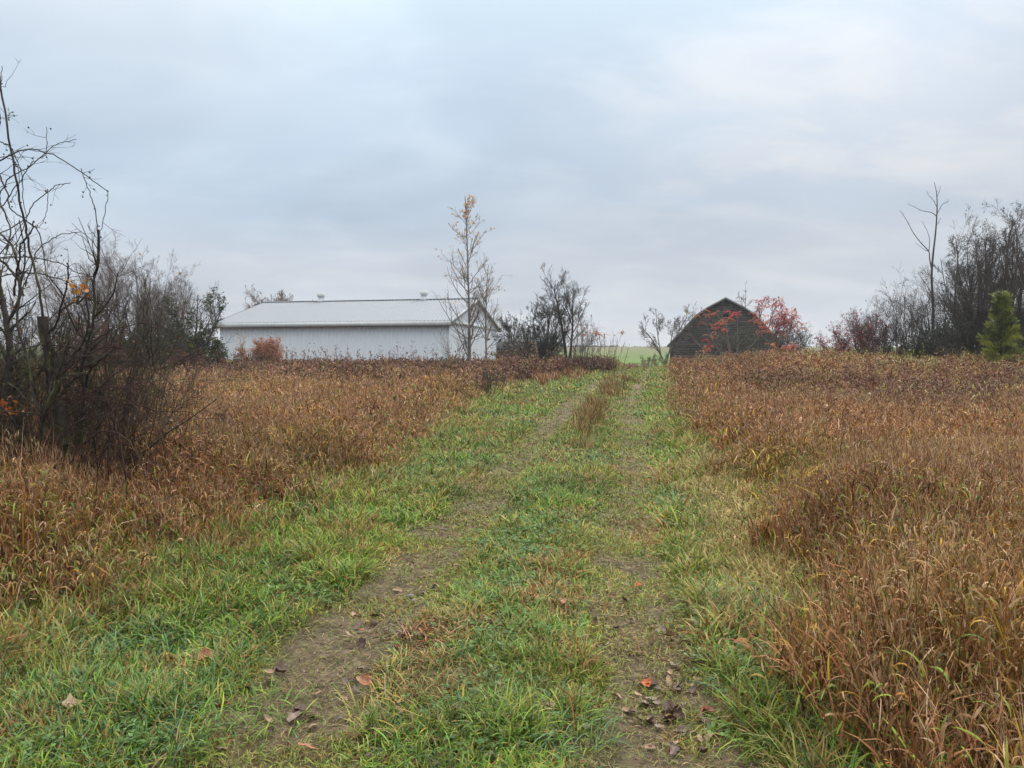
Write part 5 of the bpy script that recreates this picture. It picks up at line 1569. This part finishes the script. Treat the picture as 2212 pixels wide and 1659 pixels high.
    new_obj('rake_board', a.mesh('rake_board', False, False), trimm, e)
    # gable soffit strips in the trim colour
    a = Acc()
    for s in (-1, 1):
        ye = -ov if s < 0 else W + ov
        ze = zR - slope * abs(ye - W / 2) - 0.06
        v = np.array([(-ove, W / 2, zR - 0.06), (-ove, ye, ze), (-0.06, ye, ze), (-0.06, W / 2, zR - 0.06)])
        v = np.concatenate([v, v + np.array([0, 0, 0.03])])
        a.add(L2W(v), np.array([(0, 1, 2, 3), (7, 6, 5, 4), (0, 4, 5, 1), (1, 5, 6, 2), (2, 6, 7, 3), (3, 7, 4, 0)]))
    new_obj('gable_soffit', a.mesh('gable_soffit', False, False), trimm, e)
    # horizontal band and door track on the near gable wall
    a = Acc()
    a.box((-0.16, -0.1, zE - 0.30), (-0.06, W + 0.1, zE - 0.06), M=L2W)
    new_obj('door_track', a.mesh('door_track', False, False), trimm, e)
    a = Acc()
    yd, ddy = ribbed(5.2, 0.24, 0.03)
    yd = yd + 5.0
    sheet(a, L2W(np.stack([-0.10 - ddy, yd, np.full(len(yd), zE - 0.302)], -1)), L2W(np.stack([-0.10 - ddy, yd, np.full(len(yd), -0.1)], -1)))
    dr_ = new_obj('sliding_door', a.mesh('sliding_door', False, False), white, e)
    a = Acc()
    for yq in (4.93, 10.2):
        a.box((-0.13, yq, -0.1), (-0.035, yq + 0.07, zE - 0.302), M=L2W)
    new_obj('door_edge', a.mesh('door_edge', False, False), darkm, dr_)
    # corner trims
    a = Acc()
    for (x_, y_) in ((-0.04, -0.04), (Ln - 0.08, -0.04), (-0.04, W - 0.08)):
        a.box((x_, y_, -0.3), (x_ + 0.12, y_ + 0.12, zE - 0.05 if x_ > 1 else zE - 0.31), M=L2W)
    new_obj('corner_trim', a.mesh('corner_trim', False, False), trimm, e)
    # vents: flared base, drum, cap
    ventm = painted_metal('galvanised_vent', (0.50, 0.53, 0.52), 0.1)
    for xv, hv in ((4.35, 0.0), (13.6, 0.0)):
        a = Acc()
        prof = [(0.36, -0.05), (0.31, 0.10), (0.25, 0.26), (0.24, 0.36)]
        lathe(a, prof, L2W(np.array([xv, W / 2, zR + 0.08])), 14)
        v = new_obj('roof_vent', a.mesh('roof_vent', True, False), trimm, rf)
        a = Acc()
        lathe(a, [(0.20, 0.36), (0.34, 0.361), (0.345, 0.37), (0.345, 0.62), (0.33, 0.63), (0.02, 0.66), (0.02, 0.85), (0.0, 0.86)], L2W(np.array([xv, W / 2, zR + 0.08])), 14)
        new_obj('vent_cap', a.mesh('vent_cap', False, False), ventm, rf)

def lathe(acc, prof, c, n):
    ang = np.arange(n) / n * 2 * pi
    v = []
    for r, z in prof:
        v.append(np.stack([c[0] + r * np.cos(ang), c[1] + r * np.sin(ang), np.full(n, c[2] + z)], -1))
    v = np.concatenate(v)
    f = []
    for k in range(len(prof) - 1):
        for i in range(n):
            j = (i + 1) % n
            f.append((k * n + i, k * n + j, (k + 1) * n + j, (k + 1) * n + i))
    acc.add(v, np.array(f))

# ------------------------------------------------------------------ grey barn
def build_grey_barn():
    D = 70.0
    rng = np.random.default_rng(400)
    ax = radians(15)
    xdir = np.array([cos(ax), -sin(ax), 0])
    ydir = np.array([sin(ax), cos(ax), 0])
    c0 = np.array([(2718 - 1920) / 2884 * D, D, 0.0])
    zap = 1.6 + (1340 - 1118) / 2884 * D
    e = empty('grey_barn', (c0[0], c0[1], 0.6), 'weathered grey wooden barn with curved gambrel roof behind red sumac', 'barn')
    off = np.array([0, 0, -0.6])
    def M(v):
        v = np.asarray(v, float)
        return v[..., :1] * xdir + v[..., 1:2] * ydir + v[..., 2:3] * np.array([0, 0, 1.0]) + off
    prof = [(0, 0), (1.74, -0.95), (2.67, -1.60), (3.84, -2.95), (5.0, -4.15)]
    hx = np.array([p[0] for p in prof])
    hz = np.array([zap + p[1] for p in prof])
    def halfw(z):
        z = min(max(z, hz[-1]), hz[0])
        return float(np.interp(-z, -hz, hx))
    # boards
    m, t, b = mat_base('weathered_boards')
    at = nd(t, 'ShaderNodeAttribute', attribute_name='Col')
    g = nd(t, 'ShaderNodeNewGeometry')
    mp = nd(t, 'ShaderNodeMapping')
    mp.inputs['Scale'].default_value = (1.2, 1.2, 9)
    t.links.new(g.outputs['Position'], mp.inputs[0])
    n = nd(t, 'ShaderNodeTexNoise', Scale=1.0, Detail=8.0, Roughness=0.7)
    t.links.new(mp.outputs[0], n.inputs['Vector'])
    f = ramp(t, n.outputs[0], [(0.3, (0.68, 0.68, 0.70)), (0.7, (1.1, 1.1, 1.1))])
    c_ = mixc(t, 1.0, at.outputs['Color'], f, 'MULTIPLY')
    t.links.new(c_, b.inputs['Base Color'])
    b.inputs['Roughness'].default_value = 0.85
    b.inputs['Specular IOR Level'].default_value = 0.2
    wood = m
    zb = 0.35
    def boards(y_, name):
        a = Acc()
        z = zb
        while z < zap - 0.12:
            h = rng.uniform(0.17, 0.24)
            z1 = min(z + h - 0.004, zap - 0.05)
            w0 = (halfw(z) if z > hz[-1] else 4.82) - 0.12
            w1 = (halfw(z1) if z1 > hz[-1] else 4.82) - 0.12
            w0 = max(min(w0, 4.82), 0.05)
            w1 = max(min(w1, 4.82), 0.02)
            cuts = [-1.0] + sorted(rng.uniform(-0.8, 0.8, 2).tolist()) + [1.0]
            for i in range(3):
                p, q = cuts[i], cuts[i + 1]
                yo = rng.uniform(-0.012, 0.006)
                tl = rng.normal(0, 0.008)
                v = np.array([(p * w0 + 0.006, y_ + yo - 0.02, z), (q * w0 - 0.006, y_ + yo - 0.02, z + tl), (q * w1 - 0.006, y_ + yo, z1 + tl), (p * w1 + 0.006, y_ + yo, z1)])
                v = np.concatenate([v, v + np.array([0, 0.025, 0])])
                g_ = rng.uniform(0.065, 0.11)
                g_ *= 0.85
                c = np.array([g_ * 1.04, g_ * 0.96, g_ * 0.92])
                if rng.random() < 0.02 and z < 4:
                    continue
                a.add(M(v), np.array([(0, 1, 2, 3), (7, 6, 5, 4), (0, 4, 5, 1), (1, 5, 6, 2), (2, 6, 7, 3), (3, 7, 4, 0)]), c)
            z += h
        return new_obj(name, a.mesh(name), wood, e)
    boards(0.0, 'front_wall')
    boards(13.9, 'back_wall')
    # dark backing closes the chinks
    a = Acc()
    outline = [(-4.8, 0.2)] + [(-max(x_ - 0.15, 0), z_ - 0.05) for x_, z_ in zip(hx[::-1], hz[::-1])] + [(x_ - 0.15, z_ - 0.05) for x_, z_ in zip(hx[1:], hz[1:])] + [(4.8, 0.2)]
    a.prism(outline, lambda p: M(np.stack([p[:, 0], np.full(len(p), 0.03), p[:, 1]], -1)), lambda p: M(np.stack([p[:, 0], np.full(len(p), 0.06), p[:, 1]], -1)), (0.012, 0.012, 0.012))
    new_obj('wall_backing', a.mesh('wall_backing'), wood, e)
    # side walls
    for s in (-1, 1):
        a = Acc()
        z = zb
        while z < hz[-1] + 0.05:
            h = rng.uniform(0.17, 0.24)
            g_ = rng.uniform(0.06, 0.13)
            x0 = s * 4.80
            a.box((min(x0, x0 + s * 0.03), 0.01, z), (max(x0, x0 + s * 0.03), 13.88, z + h - 0.01), (g_, g_, g_), M)
            z += h
        new_obj('side_wall', a.mesh('side_wall'), wood, e)
    # corner posts
    for s in (-1, 1):
        a = Acc()
        x0 = s * 4.84
        a.box((x0 - 0.07, -0.05, zb), (x0 + 0.07, 0.0, hz[-1] + 0.1), (0.045, 0.043, 0.042), M)
        new_obj('corner_post', a.mesh('corner_post'), wood, e)
    # roof shell with thickness, overhanging the front
    px = np.concatenate([-hx[::-1], hx[1:]])
    pz = np.concatenate([hz[::-1], hz[1:]])
    px[0] -= 0.18
    px[-1] += 0.18
    pz[0] -= 0.20
    pz[-1] -= 0.20
    th = 0.10
    a = Acc()
    nn = len(px)
    rows = []
    for y_ in (-0.35, 14.2):
        rows.append(M(np.stack([px, np.full(nn, y_), pz + 0.03], -1)))
        rows.append(M(np.stack([px * 0.985, np.full(nn, y_), pz - th], -1)))
    v = np.concatenate(rows)
    f = []
    for i in range(nn - 1):
        f += [(i, i + 1, 2 * nn + i + 1, 2 * nn + i), (nn + i + 1, nn + i, 3 * nn + i, 3 * nn + i + 1), (i, nn + i, nn + i + 1, i + 1), (2 * nn + i, 2 * nn + i + 1, 3 * nn + i + 1, 3 * nn + i)]
    f += [(0, 2 * nn, 3 * nn, nn), (nn - 1, 2 * nn - 1, 4 * nn - 1, 3 * nn - 1)]
    a.add(v, np.array(f), (0.20, 0.21, 0.22))
    rf = new_obj('roof', a.mesh('roof'), wood, e)
    # bargeboards
    a = Acc()
    for i in range(nn - 1):
        p = np.array([(px[i], pz[i] + 0.05), (px[i + 1], pz[i + 1] + 0.05), (px[i + 1], pz[i + 1] - 0.13), (px[i], pz[i] - 0.13)])
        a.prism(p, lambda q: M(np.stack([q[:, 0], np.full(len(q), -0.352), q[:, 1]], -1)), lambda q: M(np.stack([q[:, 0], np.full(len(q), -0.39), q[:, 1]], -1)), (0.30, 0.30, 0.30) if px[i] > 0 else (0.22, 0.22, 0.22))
    new_obj('bargeboard', a.mesh('bargeboard'), wood, rf)
    # framed near-black panel under the peak, painting the dark of a loft opening
    a = Acc()
    a.box((-0.28, -0.06, zap - 2.05), (0.28, -0.04, zap - 1.45), (0.012, 0.012, 0.012), M)
    ld_ = new_obj('loft_dark_panel', a.mesh('loft_dark_panel'), wood, e)
    a = Acc()
    for q in (((-0.35, -0.10, zap - 2.12), (0.35, -0.062, zap - 2.05)), ((-0.35, -0.10, zap - 1.45), (0.35, -0.062, zap - 1.38)), ((-0.35, -0.10, zap - 2.048), (-0.28, -0.062, zap - 1.452)), ((0.28, -0.10, zap - 2.048), (0.35, -0.062, zap - 1.452))):
        a.box(*q, (0.09, 0.088, 0.085), M)
    new_obj('door_frame', a.mesh('door_frame'), wood, ld_)
    # low dark shed far behind the middle trees
    Ds = 92.0
    b0 = np.array([X(1058, Ds), Ds, float(terrain(X(1100, Ds), Ds))])
    e2 = empty('low_shed', b0, 'low dark grey shed glimpsed between the white barn and middle trees', 'shed')
    wd = X(1185, Ds) - X(1058, Ds)
    hh = CAM_H + (772 - 752) / F * Ds - b0[2]
    a = Acc()
    a.box((0, 0, -0.3), (wd, 6, hh), (0.06, 0.062, 0.066))
    new_obj('wall', a.mesh('wall'), wood, e2)
    a = Acc()
    zt = CAM_H + (772 - 737) / F * Ds - b0[2]
    a.prism([(-0.4, hh - 0.1), (3.0, zt), (6.4, hh - 0.1), (3.0, hh + 0.02)], lambda p: np.stack([np.full(len(p), -0.3), p[:, 0], p[:, 1]], -1), lambda p: np.stack([np.full(len(p), wd + 0.3), p[:, 0], p[:, 1]], -1), (0.10, 0.105, 0.115))
    new_obj('roof', a.mesh('roof'), wood, e2)

# ------------------------------------------------------------------ far wood on the hill
def build_far():
    rng = np.random.default_rng(500)
    acc = Acc()
    n = 2600
    x = np.concatenate([rng.uniform(-330, 330, n)])
    y = 300 + rng.random(n) * 25
    dens = fbm(x, y * 0, 30, 3)
    h = (0.3 + 0.9 * rng.random(n)) * (0.2 + 1.3 * dens)
    left = (x > 20) & (x < 42)
    h = np.where(left, h * 1.5, h)
    c = pick(rng, [(0.11, 0.095, 0.08), (0.14, 0.12, 0.10), (0.09, 0.08, 0.07)], [1, 1, 1], n)  # hedge tones lightened, so distant haze is painted into the colour
    for k in range(5):
        blades(acc, np.stack([x + rng.normal(0, 0.6, n), y, terrain(x, y) - 0.1], -1), rng.random(n) * 2 * pi, h * (0.6 + 0.4 * rng.random(n)), np.radians(60 + 30 * rng.random(n)), np.radians(10 + 20 * rng.random(n)),
               np.full(n, 0.5), 2, c, c)
    o = new_obj('hedgerow', acc.mesh('hedgerow'), M_LEAF)
    tag(o, 'thin dark far hedgerow along the crest of the green hill', 'hedgerow', kind='stuff')

# ------------------------------------------------------------------ fallen leaves and stones
def build_litter():
    rng = np.random.default_rng(600)
    def leafmesh(seed, lobed):
        r = np.random.default_rng(seed)
        a = Acc()
        n = 16
        th = np.linspace(0, 2 * pi, n, endpoint=False)
        rad = 0.5 * (1 + (0.28 * np.abs(np.cos(2.5 * th)) if lobed else 0)) * (0.85 + 0.3 * r.random(n))
        x_ = rad * np.cos(th) * (1.0 if lobed else 1.15)
        y_ = rad * np.sin(th) * (0.85 if lobed else 0.55)
        curl = r.uniform(0.6, 1.5)
        z_ = curl * (y_ ** 2) * 1.2 + 0.35 * curl * x_ ** 2 * r.uniform(-0.5, 1.2) + r.normal(0, 0.03, n)
        inner = np.stack([x_ * 0.5, y_ * 0.5, z_ * 0.28 + r.normal(0, 0.02, n)], -1)
        v = np.concatenate([np.array([(0, 0, 0.0)]), inner, np.stack([x_, y_, z_], -1)])
        tri = np.array([(0, 1 + i, 1 + (i + 1) % n) for i in range(n)])
        qd = np.array([(1 + i, 1 + n + i, 1 + n + (i + 1) % n, 1 + (i + 1) % n) for i in range(n)])
        a.add(v, [tri, qd], (1, 1, 1))
        tubes(a, [(-0.5, 0, 0.05)], [(-0.85, 0.05, 0.12)], [0.02], [0.012], sides=3, c=(0.5, 0.5, 0.5))
        return a
    mats = {}
    def lm(key, c):
        if key not in mats:
            m, t, b = mat_base('fallen_leaf_' + key)
            g = nd(t, 'ShaderNodeNewGeometry')
            n = nd(t, 'ShaderNodeTexNoise', Scale=60.0, Detail=4.0)
            t.links.new(g.outputs['Position'], n.inputs['Vector'])
            cc = ramp(t, n.outputs[0], [(0.35, tuple(v * 0.6 for v in c)), (0.65, tuple(min(1, v * 1.2) for v in c))])
            t.links.new(cc, b.inputs['Base Color'])
            b.inputs['Roughness'].default_value = 0.5
            mats[key] = m
        return mats[key]
    pal = {'orange': (0.42, 0.10, 0.022), 'red': (0.20, 0.028, 0.02), 'tan': (0.30, 0.19, 0.11), 'brown': (0.10, 0.06, 0.045), 'salmon': (0.36, 0.15, 0.08), 'grey': (0.19, 0.14, 0.10)}
    named = [(1397, 1481, 'orange', 0.09, True, 'bright orange leaf on the bare right rut, alone on soil'), (1380, 1262, 'orange', 0.075, True, 'orange leaf farthest up the right rut'),
             (1322, 1288, 'red', 0.075, False, 'brick red leaf on the left side of the right rut'), (1219, 1325, 'salmon', 0.085, True, 'pinkish orange curled leaf at the right side of the middle strip'),
             (1243, 1358, 'orange', 0.06, False, 'small orange leaf just below the curled pinkish leaf'), (1190, 1561, 'tan', 0.10, False, 'long tan rolled leaf low on the middle strip'),
             (858, 1416, 'red', 0.085, False, 'dark red leaf at the right side of the left rut'), (775, 1356, 'orange', 0.06, False, 'small orange leaf in the middle of the left rut'),
             (541, 1425, 'salmon', 0.06, False, 'small salmon leaf left of the left rut'), (436, 1447, 'salmon', 0.10, True, 'large pale salmon leaf in the grass left of the left rut'),
             (540, 1302, 'red', 0.08, False, 'dull red leaf in the grass near the dark hollow'), (1606, 1559, 'orange', 0.085, True, 'orange leaf among brown litter at the lower right'),
             (1533, 1548, 'red', 0.085, True, 'rusty red leaf at the right side of the right rut bottom'), (278, 1513, 'orange', 0.085, True, 'rusty orange pair-shaped leaf in left foreground grass'),
             (145, 1554, 'tan', 0.12, True, 'pale star-shaped tan leaf in left foreground grass'), (655, 1636, 'salmon', 0.11, False, 'curled tan-pink leaf at the bottom of the left rut'),
             (1450, 1392, 'tan', 0.075, True, 'pale pinkish leaf near the right edge of the right rut'), (785, 1498, 'salmon', 0.08, True, 'crumpled salmon leaf on the right border of the left rut'),
             (470, 1543, 'orange', 0.075, False, 'rust leaf in grass just left of the left rut soil'), (1447, 1458, 'grey', 0.10, False, 'grey-white curled leaf upper of the right litter heap'),
             (1500, 1200, 'orange', 0.05, False, 'tiny orange leaf in the grass right of the far right rut'), (757, 1240, 'red', 0.05, False, 'tiny red leaf at the edge of the left verge'),
             (980, 1075, 'salmon', 0.06, False, 'distant salmon leaf beside the left rut'), (1530, 1205, 'salmon', 0.05, False, 'small salmon leaf beside the right verge')]
    for i, (ux, uy, col, s, lob, lab) in enumerate(named):
        D = 1.6 * F / (uy - 772)
        x_ = X(ux, D)
        a = leafmesh(700 + i, lob)
        for v in a.v:
            v *= s * 0.68
        o = new_obj('fallen_leaf', a.mesh('fallen_leaf', True), lm(col, pal[col]))
        o.location = (x_, D, float(gz(np.array(x_), np.array(D))) + 0.022 + (0.03 if col in ('salmon', 'tan') else 0.0))
        o.rotation_euler = (rng.normal(0.25, 0.25), rng.normal(0, 0.25), rng.random() * 6.28)
        tag(o, lab, 'leaf', 'bright leaves fallen on the track')
    # dull crumpled leaves
    protos = []
    for i in range(6):
        a = leafmesh(800 + i, i % 2 == 0)
        for v in a.v:
            v *= 0.055
        key = ['brown', 'tan', 'grey', 'brown', 'brown', 'tan'][i]
        protos.append(new_obj('dead_leaf', a.mesh('dead_leaf', True), lm(key, pal[key])))
    spots = []
    for cxu, cyu, n, sx, sy in [(860, 1390, 12, 40, 22), (1480, 1535, 34, 55, 45), (560, 1480, 10, 90, 60), (820, 1470, 12, 70, 60), (1500, 1450, 8, 35, 20), (700, 1330, 8, 110, 40), (760, 1560, 12, 110, 55), (1420, 1560, 12, 70, 60), (1380, 1300, 9, 60, 60), (300, 1560, 12, 160, 60), (1080, 1480, 8, 70, 80), (900, 1250, 9, 120, 50)]:
        for k in range(n):
            spots.append((cxu + rng.normal(0, sx), min(1680, cyu + rng.normal(0, sy))))
    for i, (ux, uy) in enumerate(spots):
        D = 1.6 * F / (max(uy, 1100) - 772)
        o = protos[i] if i < 6 else protos[i % 6].copy()
        if i >= 6:
            COL.objects.link(o)
        x_ = X(ux, D)
        o.location = (x_, D, float(gz(np.array(x_), np.array(D))) + 0.018)
        o.rotation_euler = (rng.normal(0, 0.35), rng.normal(0, 0.35), rng.random() * 6.28)
        s = rng.uniform(0.55, 1.15)
        o.scale = (s, s, s * rng.uniform(0.8, 1.8))
        tag(o, 'dull brown crumpled dead leaf littering the ruts and short grass', 'leaf', 'dull dead leaves littering the track')
    # soil crumbs
    a = Acc()
    n = 5200
    y = np.sqrt(rng.random(n) * (9.0 ** 2 - 2.0 ** 2) + 2.0 ** 2)
    side = rng.random(n) < 0.5
    x = np.where(side, rutl(y), rutr(y)) + rng.normal(0, 0.3, n)
    z = gz(x, y)
    t5 = unit(np.array([(1, 0, 0), (-1, 0, 0), (0, 1, 0), (0, -1, 0), (0, 0, 1), (0, 0, -1.0)]))
    v = (t5[None] * (1 + rng.normal(0, 0.25, (n, 6, 1)))) * (0.0025 + 0.008 * rng.random((n, 1, 1)) ** 3) * (0.8 + 0.06 * y[:, None, None]) + np.stack([x, y, z + 0.002], -1)[:, None]
    f8 = np.array([(4, 0, 2), (4, 2, 1), (4, 1, 3), (4, 3, 0), (5, 2, 0), (5, 1, 2), (5, 3, 1), (5, 0, 3)])
    f = ((np.arange(n) * 6)[:, None, None] + f8[None]).reshape(-1, 3)
    cc = np.repeat(pick(rng, [(0.16, 0.12, 0.08), (0.10, 0.07, 0.045), (0.28, 0.24, 0.19)], [4, 4, 2], n), 6, 0)
    a.add(v.reshape(-1, 3), f, cc)
    o = new_obj('gravel', a.mesh('gravel'), blade_mat('soil_crumbs', 0.8, 0.2, 0.0))
    tag(o, 'small soil crumbs and grit scattered on the bare wheel ruts', 'gravel', kind='stuff')
    # stones
    sm = simple_mat('pale_stone', (0.20, 0.18, 0.17), 0.8)
    for i, (ux, uy, s, lab) in enumerate([(884, 1282, 0.03, 'pale pebble at the top of the near left rut soil'), (892, 1292, 0.022, 'smaller pebble touching the near left rut pebble'), (848, 1398, 0.022, 'pale pebble near the dark red leaf'),
                                       (1270, 1584, 0.02, 'small pebble low at the left of the right rut'), (732, 1556, 0.022, 'bluish pebble in the left rut bottom'), (1112, 1245, 0.018, 'pebble on the middle strip')]):
        D = 1.6 * F / (uy - 772)
        a = Acc()
        ico(a, np.zeros(3), 1.0)
        v = a.v[0]
        v *= np.array([1.2, 0.9, 0.6]) * s * (1 + rng.normal(0, 0.08, v.shape))
        o = new_obj('pebble', a.mesh('pebble', True, False), sm)
        x_ = X(ux, D)
        o.location = (x_, D, float(gz(np.array(x_), np.array(D))) + s * 0.3)
        tag(o, lab, 'pebble', 'pebbles in the ruts')

build_ground()
build_track()
build_white_barn()
build_grey_barn()
build_far()
build_trees()
build_thicket()
build_brown()
build_green()
build_weeds()
build_litter()

def build_haze():
    a = Acc()
    a.box((-1900, -80, -40), (1900, 4100, 14))
    m = bpy.data.materials.new('thin_mist')
    m.use_nodes = True
    t = m.node_tree
    t.nodes.clear()
    o_ = t.nodes.new('ShaderNodeOutputMaterial')
    v = t.nodes.new('ShaderNodeVolumePrincipled')
    v.inputs['Color'].default_value = (0.95, 0.97, 1.0, 1)
    v.inputs['Density'].default_value = 0.0006
    v.inputs['Anisotropy'].default_value = 0.2
    t.links.new(v.outputs[0], o_.inputs['Volume'])
    o = new_obj('haze', a.mesh('haze', False, False), m)
    tag(o, 'thin pale autumn mist softening the far hill', 'haze', kind='stuff')

build_haze()
